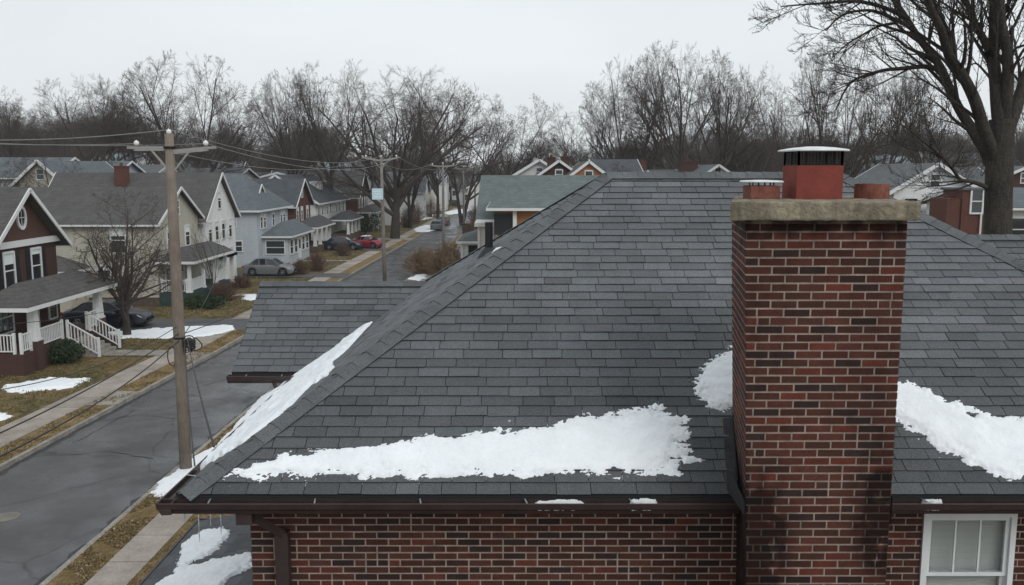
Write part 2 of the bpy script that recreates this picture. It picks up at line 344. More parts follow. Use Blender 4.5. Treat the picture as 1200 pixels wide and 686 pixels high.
# side wing on the left, wing on the right
def wing(x0, x1, y0, zr, ridge_y, seed, name):
    sl = math.hypot(ridge_y-y0, zr-EZ); vv = V((0, (ridge_y-y0)/sl, (zr-EZ)/sl)); vb = V((0, -(ridge_y-y0)/sl, (zr-EZ)/sl)); y1 = 2*ridge_y-y0
    m = MB(); z = EZ-.012
    m.mesh([(x0,y0,z),(x1,y0,z),(x1,ridge_y,zr-.012),(x0,ridge_y,zr-.012),(x1,y1,z),(x0,y1,z),(x0,y0,z-.1),(x1,y0,z-.1),(x1,y1,z-.1),(x0,y1,z-.1),(x0,ridge_y,zr-.12),(x1,ridge_y,zr-.12)],
           [(0,1,2,3),(3,2,4,5),(6,7,1,0),(8,9,5,4),(0,3,10,6),(3,5,9,10),(1,7,11,2),(2,11,8,4),(6,10,11,7),(10,9,8,11)])
    o = m.build(name, M['underlay'], house)
    m = MB(); shingles(m, V((x0, y0, EZ)), V((1,0,0)), vv, lambda t: 0, lambda t: x1-x0, sl, seed=seed, base=.95, th=.012)
    shingles(m, V((x1, y1, EZ)), V((-1,0,0)), vb, lambda t: 0, lambda t: x1-x0, sl, seed=seed+1)
    m.build('shingle_field', M['shingle'], o)
    na = V((1,0,0)).cross(vv); nb = V((-1,0,0)).cross(vb)
    caps((x0, ridge_y, zr), (x1, ridge_y, zr), nb, na, seed+2, wd=.12).build('ridge_cap', M['capshingle'], o)
    return o
wl = wing(-3.97, -1.2, 12.3, 7.24, 13.93, 11, 'wing_roof')
wr = wing(5.3, 13.2, 9.55, 8.08, 12.5, 21, 'wing_roof')
# gutters
def gutter(p, q, out, name='gutter', endcap=True):
    """open K-style gutter from p to q (top back edge), 'out' = outward unit vector"""
    m = MB(); p = V(p); q = V(q); out = V(out); up = V((0,0,1))
    prof = [(0, .0), (0, -.10), (.085, -.105), (.10, -.07), (.125, -.05), (.135, .0), (.128, .006), (.120, .0), (.112, -.045), (.088, -.066), (.078, -.095), (.006, -.09), (.006, 0)]
    for (a, b), (c, d) in zip(prof, prof[1:]+prof[:1]): m.face([p+out*a+up*b, q+out*a+up*b, q+out*c+up*d, p+out*c+up*d])
    if endcap:
        for e in (p, q): m.face([e+out*a+up*b for a, b in prof[:7]])
    return m.build(name, M['gutter'], house)
def hangers(g, p, q, out, sp, ph):
    p = V(p); q = V(q); L = (q-p).length; d = (q-p).normalized(); out = V(out); k = ph
    while k < L:
        m = MB(); a = p+d*k; m.bar(a+V((0,0,.002)), a+out*.125+V((0,0,.008))+d*.02, .012, .004); m.build('gutter_hanger', M['alu'], g); k += sp
gz = EZ-.03
g1p, g1q = (XW-.13, EY-.015, gz), (1.98, EY-.015, gz)
g1 = gutter(g1p, g1q, (0,-1,0)); hangers(g1, g1p, g1q, (0,-1,0), .92, .42)
g2p, g2q = (3.10, EY-.015, gz), (XE+.13, EY-.015, gz)
g2 = gutter(g2p, g2q, (0,-1,0)); hangers(g2, g2p, g2q, (0,-1,0), .92, .5)
g3p, g3q = (XW-.015, EY-.14, gz), (XW-.015, 12.5, gz)
g3 = gutter(g3p, g3q, (-1,0,0)); hangers(g3, g3p, g3q, (-1,0,0), .9, .7)
g4p, g4q = (-4.0, 12.28, gz), (XW, 12.28, gz)
g4 = gutter(g4p, g4q, (0,-1,0)); hangers(g4, g4p, g4q, (0,-1,0), .5, .25)
m = MB(); m.tube([(-3.35, 12.2, gz-.1), (-3.33, 12.2, gz-.16), (-3.22, 12.24, gz-.22), (-3.08, 12.28, gz-.24)], .03, 8, True); m.build('downspout', M['gutter'], house)
# soffit and fascia
m = MB(); m.box((XW+.02, EY+.02, EZ-.12), (XE-.02, BY-.02, EZ-.05)); m.build('soffit', M['soffit'], house)
m = MB(); m.box((XW, EY-.012, EZ-.17), (1.95, EY+.018, EZ-.035)); m.box((3.1, EY-.012, EZ-.17), (XE, EY+.018, EZ-.035)); m.box((XW-.012, EY+.02, EZ-.17), (XW+.018, BY, EZ-.035)); m.build('fascia', M['gutter'], house)
# brick walls
BH = .0677; BW = .213
def bcol(r, red=0):
    k = r.random(); base = ((.076, .030, .022) if k < .45 else (.056, .026, .020) if k < .75 else (.034, .022, .020) if k < .9 else (.104, .032, .023))
    if red: base = (base[0]*1.12, base[1]*1.02, base[2]*1.0)
    j = r.uniform(.82, 1.18); return tuple(x*j for x in base)
def bricks(mb, O, U, z0, z1, lo, hi, N, holes=(), seed=1, red=0, off0=0, stain=None, pr=.006):
    r = random.Random(seed); n = int((z1-z0)/BH)
    for i in range(n):
        za = z0+i*BH; zb = za+BH-.0115; s = lo(za)-BW-(i % 2)*BW/2+off0 % BW
        s = math.floor((lo(za)-off0)/BW)*BW+off0-BW/2*(i % 2)
        while s < hi(za):
            a, b = s, s+BW-.0115
            s = b+.0115; a = max(a, lo(za)); b = min(b, hi(za))
            segs = [(a, (a+b)/2-.006), ((a+b)/2+.006, b)] if r.random() < .05 else [(a, b)]
            for (ha, hb, hz0, hz1) in holes:
                if za < hz1 and zb > hz0:
                    ns = []
                    for (p, q) in segs:
                        if q <= ha or p >= hb: ns.append((p, q))
                        else:
                            if p < ha: ns.append((p, ha))
                            if q > hb: ns.append((hb, q))
                    segs = ns
            for (p, q) in segs:
                if q-p < .015: continue
                c = bcol(r, red)
                if stain: k = stain(O+U*p, za, r); c = tuple(x*k for x in c)
                h = pr+r.uniform(-.0015, .0015); e = .003; ja = r.uniform(-.001, .001)
                A = lambda ss, zz, hh: V((O.x, O.y, 0))+U*ss+V((0, 0, zz+ja))+N*hh
                o4 = [A(p, za, -.004), A(q, za, -.004), A(q, zb, -.004), A(p, zb, -.004)]; i4 = [A(p+e, za+e, h), A(q-e, za+e, h), A(q-e, zb-e, h), A(p+e, zb-e, h)]
                mb.mesh(o4+i4, [(4,5,6,7), (0,1,5,4), (1,2,6,5), (2,3,7,6), (3,0,4,7)], c)
WX0 = -2.42; WX1 = 8.0; WY = 7.85; WTOP = 6.10
win = (3.80, 4.66, 4.62, 5.88)
mb = MB(); bricks(mb, V((WX0, WY, 0)), V((1,0,0)), 0, WTOP, lambda z: 0, lambda z: WX1-WX0, V((0,-1,0)), holes=[(win[0]-WX0, win[1]-WX0, win[2]-.07, win[3])], seed=8)
ws = mb.build('brick_face', M['brick'], house)
m = MB()
def wallrect(m, x0, x1, z0, z1): m.face([(x0,WY,z0),(x1,WY,z0),(x1,WY,z1),(x0,WY,z1)])
wallrect(m, WX0, win[0], 0, WTOP); wallrect(m, win[1], WX1, 0, WTOP); wallrect(m, win[0], win[1], 0, win[2]-.07); wallrect(m, win[0], win[1], win[3], WTOP)
y1 = BY-.35
m.mesh([(WX0,WY,0),(WX1,WY,0),(WX1,y1,0),(WX0,y1,0),(WX0,WY,WTOP),(WX1,WY,WTOP),(WX1,y1,WTOP),(WX0,y1,WTOP)], [(1,2,6,5),(2,3,7,6),(3,0,4,7),(4,5,6,7)])
m.box((-3.15, 12.75, 0), (WX0-.002, 15.1, EZ-.05)); m.box((WX1+.002, 9.9, 0), (13, 15.1, EZ-.05))
wall_o = m.build('wall', M['mortar'], house)
ws.parent = wall_o
mb = MB(); bricks(mb, V((WX0, y1, 0)), V((0,-1,0)), 0, WTOP, lambda z: 0, lambda z: y1-WY, V((-1,0,0)), seed=9)
o = mb.build('brick_face', M['brick'], wall_o)
mb = MB(); bricks(mb, V((-3.15, 15.1, 0)), V((0,-1,0)), 3, EZ-.05, lambda z: 0, lambda z: 2.35, V((-1,0,0)), seed=12)
o = mb.build('brick_face', M['brick'], wall_o)
# gable ends of the two wings
m = MB(); m.face([(-3.9,12.45,EZ-.05),(-3.9,15.4,EZ-.05),(-3.9,13.93,7.08)]); m.build('gable', M['trim'], house); m = MB(); m.face([(13,15.1,EZ-.05),(13,9.9,EZ-.05),(13,12.5,7.85)]); m.build('gable', M['trim'], house)
# downspout beside the left corner
m = MB(); m.box((-2.17, WY-.13, 0), (-2.05, WY-.03, 5.72)); m.bar((-2.34, WY-.32, 5.98), (-2.12, WY-.08, 5.70), .10, .07); m.box((-2.42, WY-.42, 5.92), (-2.28, WY-.28, 6.05)); m.build('downspout', M['gutter'], house)
# window
wf = MB(); x0, x1, z0, z1 = win
def ring(mb, x0, x1, z0, z1, w, ya, yb, bot=None):
    bot = w if bot is None else bot
    mb.box((x0, ya, z0), (x0+w, yb, z1)); mb.box((x1-w, ya, z0), (x1, yb, z1)); mb.box((x0+w, ya, z1-w), (x1-w, yb, z1)); mb.box((x0+w, ya, z0), (x1-w, yb, z0+bot))
ring(wf, x0, x1, z0, z1, .05, WY-.03, WY+.10)
wo = wf.build('window', M['vinyl'], house)
m = MB(); zm = 5.27; ring(m, x0+.052, x1-.052, zm-.02, z1-.052, .035, WY-.002, WY+.03); ww = x1-x0-.174
for k in (1, 2): xx = x0+.087+ww*k/3; m.box((xx-.008, WY+.003, zm+.016), (xx+.008, WY+.02, z1-.088))
m.build('sash', M['vinyl'], wo)
m = MB(); ring(m, x0+.052, x1-.052, z0+.052, zm+.012, .035, WY+.034, WY+.066)
m.build('sash', M['vinyl'], wo)
m = MB(); m.box((x0+.086, WY+.010, zm), (x1-.086, WY+.014, z1-.086)); m.box((x0+.086, WY+.048, z0+.086), (x1-.086, WY+.052, zm-.02)); m.build('pane', M['clear'], wo)
m = MB(); zz = z0+.3
while zz < z1-.06: m.bar((x0+.052, WY+.09, zz), (x1-.052, WY+.09, zz), .003, .025, up=(0,-.25,1)); zz += .023
m.build('blind', M['blind'], wo)
m = MB(); m.box((x0-.04, WY-.06, z0-.068), (x1+.04, WY+.04, z0-.002)); m.build('window_sill', M['capstone'], wo)
m = MB(); m.mesh([(x0,WY+.1,z0),(x1,WY+.1,z0),(x1,WY+.1,z1),(x0,WY+.1,z1),(x0,WY+.6,z0),(x1,WY+.6,z0),(x1,WY+.6,z1),(x0,WY+.6,z1)], [(4,5,6,7),(0,1,5,4),(2,3,7,6),(0,4,7,3),(1,2,6,5)]); m.build('room', M['dark'], wo)
# chimney
CF = 6.95; CB = 8.22; CT = 8.62
cl = lambda z: lerp(1.945, 1.825, min(1, (z-5.4)/3.22)) if z > 5.4 else 1.945   # front left corner
CR = 3.09; clb = 2.03
m = MB(); e = .0
m.mesh([(cl(0),CF,0),(CR,CF,0),(CR-.05,CB,0),(clb+.12,CB,0),(cl(5.4),CF,5.4),(CR,CF,5.4),(CR-.05,CB,5.4),(clb+.12,CB,5.4),(cl(8.6),CF,CT),(CR,CF,CT),(CR-.05,CB,CT),(clb,CB,CT)],
       [(0,1,5,4),(1,2,6,5),(2,3,7,6),(3,0,4,7),(4,5,9,8),(5,6,10,9),(6,7,11,10),(7,4,8,11),(8,9,10,11)])
# facet between: keep linear taper consistent with bricks
ch = m.build('chimney', M['mortarst'], house)
cl = lambda z: 1.945 if z < 5.4 else lerp(1.945, 1.825, (z-5.4)/(CT-5.4))
def stain(p, z, r):
    return 1.0
    k = 1.0
    k *= 1-.35*sstep(.35, 0, abs(z-(8.45+.1*r.random())))*(r.random() < .9)
    dl = p.x-1.9; 
    if z < 6.35: k *= 1-.62*sstep(.26, .0, dl)*sstep(3.9, 6.2, z)*r.uniform(.7, 1.1)
    dr = 3.09-p.x
    if 5.7 < z < 6.6: k *= 1-.6*sstep(.32, .05, dr)*r.uniform(.6, 1.1)
    return k
mb = MB(); bricks(mb, V((0, CF, 0)), V((1,0,0)), 0, CT, cl, lambda z: CR, V((0,-1,0)), seed=14, red=1, stain=stain, off0=.03)
UL = (V((cl(6), CF, 0))-V((clb, CB, 0))).normalized(); 
# left side face bricks follow the slightly tapered side
r = random.Random(15)
for i in range(int(CT/BH)):
    za = i*BH; A0 = V((clb+(.12 if za < 5.4 else .12*(1-(za-5.4)/(CT-5.4))), CB, 0)); B0 = V((cl(za), CF, 0)); U = (B0-A0).normalized(); L = (B0-A0).length; Nn = U.cross(V((0,0,1)))
    if Nn.x > 0: Nn = -Nn
    s = -(.10 if i % 2 else 0)
    while s < L:
        a = max(s, 0); b = min(s+BW-.0115, L-.0); s += BW
        if L-b < .03: b = L+.004
        if b-a < .02: continue
        c = bcol(r, 1); k = stain(A0+U*a+V((-.1,0,0)), za, r) if za > 6.2 else .8; c = tuple(x*k*1.1 for x in c)
        A = lambda ss, zz, hh: A0+U*ss+V((0,0,zz))+Nn*hh
        zb = za+BH-.0115; h = .0018; e = .001
        o4 = [A(a, za, -.004), A(b, za, -.004), A(b, zb, -.004), A(a, zb, -.004)]; i4 = [A(a+e, za+e, h), A(b-e, za+e, h), A(b-e, zb-e, h), A(a+e, zb-e, h)]
        mb.mesh(o4+i4, [(7,6,5,4), (4,5,1,0), (5,6,2,1), (6,7,3,2), (7,4,0,3)], c)
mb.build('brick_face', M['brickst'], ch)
mb = MB(); bricks(mb, V((CR, CF, 0)), V((-.04, 1.27, 0)).normalized(), 0, CT, lambda z: 0, lambda z: 1.27, V((1,0,0)), seed=16, red=1); mb.build('brick_face', M['brick'], ch)
mb = MB(); bricks(mb, V((CR-.05, CB, 0)), V((-1,0,0)), 6, CT, lambda z: 0, lambda z: .88, V((0,1,0)), seed=17, red=1); mb.build('brick_face', M['brick'], ch)
# capstone: subdivided slab with worn edges
def slab(x0, x1, y0, y1, z0, z1, amp, seed, nx=46, ny=34):
    m = MB(); vs = []; idx = {}
    rows = [(0, z0)] ; 
    def disp(p):
        n = noise.noise_vector(p*9+V((seed, 0, 0)))*amp*.8+noise.noise_vector(p*30+V((0, seed, 0)))*amp*.45; return p+n
    def grid(fn, n1, n2):
        b = len(m.v)
        for i in range(n1+1):
            for j in range(n2+1): m.v.append(tuple(disp(fn(i/n1, j/n2))))
        for i in range(n1):
            for j in range(n2): m.f.append((b+i*(n2+1)+j, b+(i+1)*(n2+1)+j, b+(i+1)*(n2+1)+j+1, b+i*(n2+1)+j+1)); m.c.append((1,1,1))
    def P(u, v, w):   # rounded-edge box
        x = lerp(x0, x1, u); y = lerp(y0, y1, v); XS = .40*v*(1-u); z = lerp(z0, z1, w); rr = .016
        q = V((min(max(x, x0+rr), x1-rr), min(max(y, y0+rr), y1-rr), min(max(z, z0+rr), z1-rr))); d = V((x, y, z))-q
        return q+(d.normalized()*rr if d.length > 0 else d)+V((XS, 0, 0))
    t = lambda a: a
    grid(lambda a, b: P(a, b, 1), nx, ny); grid(lambda a, b: P(a, 0, b), nx, 12); grid(lambda a, b: P(1, a, b), ny, 12); grid(lambda a, b: P(1-a, 1, b), nx, 12); grid(lambda a, b: P(0, 1-a, b), ny, 12); grid(lambda a, b: P(b, a, 0), ny, nx)
    return m
sl_ = slab(1.675, 3.145, 6.84, 8.30, 8.615, 8.765, .007, 3)
sl_.build('chimney_capstone', M['capstone'], ch, smooth=True)
# flues
CZ = 8.765
def sqtube(m, x0, x1, y0, y1, z0, z1, t):
    m.box((x0, y0, z0), (x1, y0+t, z1)); m.box((x0, y1-t, z0), (x1, y1, z1)); m.box((x0, y0+t+.0005, z0), (x0+t, y1-t-.0005, z1)); m.box((x1-t, y0+t+.0005, z0), (x1, y1-t-.0005, z1)); m.box((x0+t, y0+t, z0), (x1-t, y1-t, z1-.06), (.1,.1,.1))
fy0, fy1 = 7.38, 7.77; xa = at(933, 231, 7.38).x; xb = at(987, 231, 7.38).x; ft = at(955, 194, fy0).z
m = MB(); sqtube(m, xa, xb, fy0, fy1, CZ-.02, ft, .03); fl = m.build('flue', M['clay'], ch)
m = MB(); lt = at(960, 177, fy0-.05).z; i_ = .012
for k in range(13):
    f = k/12
    for (p, q) in (((lerp(xa+i_, xb-i_, f), fy0+i_), 0), ((lerp(xa+i_, xb-i_, f), fy1-i_), 0), ((xa+i_, lerp(fy0+i_, fy1-i_, f)), 0), ((xb-i_, lerp(fy0+i_, fy1-i_, f)), 0)):
        w = .009 if k in (0, 12) or k == 6 else .0022; m.box((p[0]-w, p[1]-w, ft), (p[0]+w, p[1]+w, lt))
for k in range(9):
    z = lerp(ft+.004, lt, k/8); t = .002 if k else .008
    m.box((xa+.01, fy0+.009, z-t), (xb-.01, fy0+.013, z+t)); m.box((xa+.01, fy1-.013, z-t), (xb-.01, fy1-.009, z+t)); m.box((xa+.009, fy0+.014, z-t), (xa+.013, fy1-.014, z+t)); m.box((xb-.013, fy0+.014, z-t), (xb-.009, fy1-.014, z+t))
m.build('flue_mesh', M['meshm'], ch)
def lid(m, x0, x1, y0, y1, z, th, hump):
    cx, cy = (x0+x1)/2, (y0+y1)/2; b = len(m.v); n = 20
    rr = [(1.0, 0), (1.0, th), (.93, th+.006), (.6, th+hump*.7), (.25, th+hump), (0.01, th+hump)]
    for f, h in rr:
        for k in range(n):
            a = 2*math.pi*(k+.5)/n; c, s = math.cos(a), math.sin(a); p = 5
            q = (abs(c)**p+abs(s)**p)**(-1/p); m.v.append((cx+(x1-x0)/2*f*c*q, cy+(y1-y0)/2*f*s*q, z+h))
    for i in range(len(rr)-1):
        for k in range(n): m.f.append((b+i*n+k, b+i*n+(k+1)%n, b+(i+1)*n+(k+1)%n, b+(i+1)*n+k)); m.c.append((1,1,1))
    m.f.append(tuple(b+k for k in reversed(range(n)))); m.c.append((1,1,1))
m = MB(); lid(m, at(925, 177, fy0).x, at(999, 177, fy0).x, fy0-.07, fy1+.07, lt, .01, .03); m.build('flue_lid', M['galv'], ch, smooth=True)
m = MB(); xa, xb = at(880, 232, 7.38).x, at(914, 232, 7.38).x; t2 = at(895, 218, 7.38).z
sqtube(m, xa, xb, 7.38, 7.64, CZ-.02, t2, .025); m.build('flue', M['clay2'], ch)
m = MB(); 
for k in range(12):
    a = 2*math.pi*k/12; m.box((lerp(xa,xb,.5)+.10*math.cos(a)-.004, 7.51+.10*math.sin(a)-.004, t2), (lerp(xa,xb,.5)+.10*math.cos(a)+.004, 7.51+.10*math.sin(a)+.004, t2+.03))
m.build('flue_mesh', M['meshm'], ch)
m = MB(); lid(m, at(874, 212, 7.38).x, at(921, 212, 7.38).x, 7.35, 7.67, t2+.028, .008, .012); m.build('flue_lid', M['galv'], ch, smooth=True)
m = MB(); cx = at(1024, 232, 7.5).x; rad = 19.5/1040*7.5; t3 = at(1024, 216, 7.4).z; n = 28; r = random.Random(4); b = len(m.v)
tops = [t3+r.uniform(-.003, .003) for k in range(n)]
for (rr, zz) in ((rad, CZ-.02), (rad, None), (rad-.025, None), (rad-.025, CZ+.01)):
    for k in range(n): a = 2*math.pi*k/n; m.v.append((cx+rr*math.cos(a), 7.55+rr*math.sin(a), tops[k] if zz is None else zz))
for i in range(3):
    for k in range(n): m.f.append((b+i*n+k, b+i*n+(k+1)%n, b+(i+1)*n+(k+1)%n, b+(i+1)*n+k)); m.c.append((1,1,1))
m.f.append(tuple(b+3*n+k for k in range(n))); m.c.append((.1,.1,.1))
m.build('flue', M['clay2'], ch)
# flashing at the foot of the stack
def rz_(y): return EZ+(y-EY)*SL
m = MB(); 
n = 5
for i in range(n):
    ya = lerp(7.52, 8.2, i/n); yb = lerp(7.52, 8.2, (i+1.25)/n); f = lambda y: lerp(cl(6.4), clb+.08, (y-CF)/(CB-CF))
    h = .16-.01*i; xo = .012+.003*(i % 2)
    m.face([(f(ya)-xo, ya, rz_(ya)), (f(yb)-xo, yb, rz_(yb)), (f(yb)-xo, yb, rz_(yb)+h), (f(ya)-xo, ya, rz_(ya)+h+.01)]); m.face([(f(ya)-xo, ya, rz_(ya)+.018), (f(yb)-xo, yb, rz_(yb)+.018), (f(yb)-.1, yb, rz_(yb)+.014), (f(ya)-.1, ya, rz_(ya)+.014)])
m.build('flashing', M['flash'], ch); m = MB()
m.face([(CR+.012, 7.45, EZ-.05), (CR+.012, 8.2, rz_(8.2)), (CR+.012, 8.2, rz_(8.2)+.12), (CR+.012, 7.45, EZ+.16)]); m.build('flashing', M['flash'], ch); m = MB()
m.face([(CR+.013, CF-.012, 6.12), (CR+.013, 7.46, 6.12), (CR+.013, 7.46, 6.36), (CR+.013, CF-.012, 6.36)]); m.build('flashing', M['flash'], ch); m = MB()
m.face([(cl(6.2)-.013, CF-.01, 6.2), (cl(6.2)-.013, 7.55, 6.2), (cl(6.3)-.013, 7.55, 6.42), (cl(6.3)-.013, CF-.01, 6.33)])
m.build('flashing', M['flash'], ch)
m = MB(); m.mesh([(3.12, 7.47, 6.20), (3.2, 7.49, 6.195), (3.16, 7.7, 6.36), (3.1, 7.68, 6.37), (3.15, 7.5, 6.23)], [(0,1,4), (0,4,3), (1,2,4), (4,2,3)])
m.build('mortar_lump', M['mortar'], ch)
# vent pipe on the left slope
p = onplane(573, 296, OW, NW); m = MB(); m.tube([p-V((0,0,.1)), p+V((0,0,.40))], [.052, .052], 16); m.tube([p+V((0,0,.40)), p+V((0,0,.40)), p+V((0,0,.3))], [.052, .042, .042], 16); vp = m.build('vent_pipe', M['pipe'], house, smooth=False)
m = MB(); m.tube([p-V((0,0,.08)), p+V((0,0,.02)), p+V((0,0,.07))], [.16, .10, .056], 16); m.build('pipe_collar', M['flash'], vp)
# lower porch roof on the left flank
LO = V((-5.42, 16.5, 3.0)); 
m = MB(); m.mesh([(-5.42,3.2,2.98),(WX0-.002,3.2,3.48),(WX0-.002,14.7,3.48),(-5.42,14.7,2.98),(-5.42,3.2,2.86),(WX0-.002,3.2,2.86),(WX0-.002,14.7,2.86),(-5.42,14.7,2.86)], [(0,1,2,3),(4,7,6,5),(0,4,5,1),(1,5,6,2),(2,6,7,3),(3,7,4,0)]); pr = m.build('porch_roof', M['underlay'], house)
m = MB(); LV = V((3.0, 0, .5)).normalized(); shingles(m, V((-5.42, 14.7, 2.985)), V((0,-1,0)), LV, lambda t: 0, lambda t: 11.5, 3.04, e=.2, tab=.4, th=.014, seed=31, wob=.2, pale=.05); m.build('shingle_field', M['slate'], pr)
m = MB(); m.box((-5.46, 3.2, 2.84), (-5.425, 14.72, 3.01)); m.box((-5.42, 14.70, 2.84), (WX0, 14.74, 3.02)); m.build('porch_fascia', M['gutter'], pr)
for yy in (3.4, 9, 14.5):
    m = MB(); m.box((-5.3, yy-.1, 0), (-5.1, yy+.1, 2.86)); m.build('porch_post', M['trim'], house)

# ------------------------------------------------------------------ snow as height fields lying on a plane
def poly_sd(p, poly):
    x, y = p; ins = False; dm = 1e9; n = len(poly)
    for i in range(n):
        ax, ay = poly[i]; bx, by = poly[(i+1) % n]
        if (ay > y) != (by > y) and x < (bx-ax)*(y-ay)/(by-ay)+ax: ins = not ins
        ex, ey = bx-ax, by-ay; L2 = ex*ex+ey*ey or 1e-9; t = max(0, min(1, ((x-ax)*ex+(y-ay)*ey)/L2)); dx = x-ax-t*ex; dy = y-ay-t*ey; dm = min(dm, dx*dx+dy*dy)
    return math.sqrt(dm)*(1 if ins else -1)
def snow(name, label, pix, O, U, Vv, step=.02, th=.06, edge=.09, ns=6, na=.05, m=None, group=None, world=None, sink=.012, seed=0, aniso=(1, 1), clip=None):
    N = U.cross(Vv).normalized(); pts = []
    for (u, v) in (pix or []): p = onplane(u, v, O, N)-O; pts.append((p.dot(U), p.dot(Vv)))
    if world: pts = [((V(w)-O).dot(U), (V(w)-O).dot(Vv)) for w in world]
    sq = 1 if step < .03 else .25; mg = edge+na; s0 = min(p[0] for p in pts)-mg; s1 = max(p[0] for p in pts)+mg; t0 = min(p[1] for p in pts)-mg; t1 = max(p[1] for p in pts)+mg
    ni = int((s1-s0)/step)+1; nj = int((t1-t0)/step)+1; H = {}
    for i in range(ni+1):
        for j in range(nj+1):
            s = s0+i*step; t = t0+j*step; q = V((s*ns*aniso[0], t*ns*aniso[1], seed))
            d = poly_sd((s, t), pts)+na*(noise.noise(q)+.75*noise.noise(q*2.7)+.6*noise.noise(q*6.5)+.45*noise.noise(q*15))
            if clip: d = min(d, clip(s, t))
            k = max(-1, min(1, d/edge)); h = -sink+(th+sink)*(1-(1-max(0, k+.12)/1.12)**1.6 if k > -.12 else 0) if k > -.6 else -1
            if h > 0: h += (.45*noise.noise(V((s*3*sq, t*4*sq, seed+5)))+.28*noise.noise(V((s*8*sq, t*11*sq, seed+9)))+.10*noise.noise(V((s*22*sq, t*26*sq, seed))))*th*max(0, k)
            H[i, j] = h
    mb = MB(); idx = {}
    for (i, j), h in H.items():
        if h > -.5: idx[i, j] = len(mb.v); mb.v.append(tuple(O+U*(s0+i*step)+Vv*(t0+j*step)+N*h))
    for i in range(ni):
        for j in range(nj):
            k = [(i, j), (i+1, j), (i+1, j+1), (i, j+1)]
            if all(a in idx for a in k) and max(H[a] for a in k) > -sink+1e-4: mb.f.append(tuple(idx[a] for a in k)); mb.c.append((1,1,1))
    if not mb.f: return
    used = sorted({i for f in mb.f for i in f}); rm = {a: b for b, a in enumerate(used)}; mb.v = [mb.v[a] for a in used]; mb.f = [tuple(rm[i] for i in f) for f in mb.f]
    loc = V((sum(v[0] for v in mb.v)/len(mb.v), sum(v[1] for v in mb.v)/len(mb.v), min(v[2] for v in mb.v)))
    o = mb.build(name, m or M['snow'], None, loc=loc, smooth=True); tag(o, label, 'snow', group); return o
snow('snow_patch', 'long band of snow along the front roof edge, left of the chimney', [(250,561),(285,546),(350,532),(440,521),(520,511),(590,503),(640,497),(665,490),(690,487),(720,484),(745,478),(775,477),(798,490),(806,515),(801,538),(792,554),(740,557),(660,557),(600,559),(480,560),(380,561),(290,562)], OS, US, VS, step=.014, th=.034, edge=.13, ns=5, na=.085, aniso=(.8, 1.5), sink=.006, seed=2)
snow('snow_patch', 'small tongue of snow on the shingles at the right end of the long snow band', [(796,534),(812,533),(828,539),(822,543),(800,546)], OS, US, VS, step=.012, th=.03, edge=.05, ns=9, na=.02, seed=3)
snow('snow_patch', 'snow patch on the shingles against the left side of the brick chimney', [(870,408),(850,410),(838,418),(824,428),(816,440),(815,458),(824,476),(850,483),(870,480)], OS, US, VS, step=.014, th=.034, edge=.11, ns=7, na=.075, aniso=(.8, 1.4), sink=.006, seed=4)
snow('snow_patch', 'wide white snow sheet on the shingles right of the brick chimney', [(1020,436),(1055,445),(1085,455),(1110,467),(1140,481),(1180,488),(1215,484),(1400,478),(1500,500),(1500,558),(1300,560),(1160,558),(1140,552),(1125,540),(1098,525),(1070,508),(1048,494),(1020,488)], OS, US, VS, step=.016, th=.036, edge=.14, ns=5, na=.09, aniso=(.8, 1.4), sink=.006, seed=6)
snow('snow_patch', 'long snow drift along the left slope of the near roof beside the hip', [(450,354),(436,364),(408,384),(376,406),(354,428),(330,448),(302,474),(279,500),(232,552),(262,535),(317,500),(352,466),(366,452),(386,440),(392,424),(410,408),(426,390),(446,368)], OW, UW, VW, step=.022, th=.05, edge=.07, ns=3, na=.05, aniso=(.6, 2.0), sink=.006, seed=7, clip=lambda s, t: (D-t*kW-s)*.72-.15)
LN = V((0,-1,0)).cross(LV)
snow('snow_patch', 'upper small snow patch on the low slate porch roof below the gutter corner', [(205,662),(215,640),(238,622),(262,619),(274,624),(262,640),(238,655),(218,663)], V((-5.42, 14.7, 2.985)), V((0,-1,0)), LV, step=.02, th=.045, edge=.07, ns=3, na=.09, seed=8)
snow('snow_patch', 'lower snow streak on the slate porch roof beside the brick wall corner', [(180,692),(205,668),(240,660),(270,652),(300,648),(300,664),(270,680),(250,700),(180,720)], V((-5.42, 14.7, 2.985)), V((0,-1,0)), LV, step=.02, th=.045, edge=.07, ns=3, na=.09, seed=9)
pc = onplane(577, 296, OW, NW)
snow('snow_patch', 'little snow lump at the foot of the black roof vent pipe', None, OW, UW, VW, world=[pc+V((-.02,-.17,0)), pc+V((.10,-.17,.1)), pc+V((.10,-.04,.1)), pc+V((-.02,-.06,0))], step=.012, th=.03, edge=.07, ns=6, na=.03, seed=10)
go = V((0, EY-.13, gz-.045))
for (ua, ub, lab) in ((626, 686, 'strip of old snow lying in the front gutter under the long snow band'), (737, 771, 'short strip of old snow in the front gutter near its right end'), (1080, 1106, 'bit of old snow in the gutter right of the chimney')):
    xa = at(ua, 584, EY-.06).x; xb = at(ub, 584, EY-.06).x; snow('gutter_snow', lab, None, go, V((1,0,0)), V((0,1,0)), world=[(xa, EY-.11, go.z), (xb, EY-.11, go.z), (xb, EY-.035, go.z), (xa, EY-.035, go.z)], step=.008, th=.06, edge=.04, ns=14, na=.016, sink=.02, m=M['snowdirty'], seed=ua)
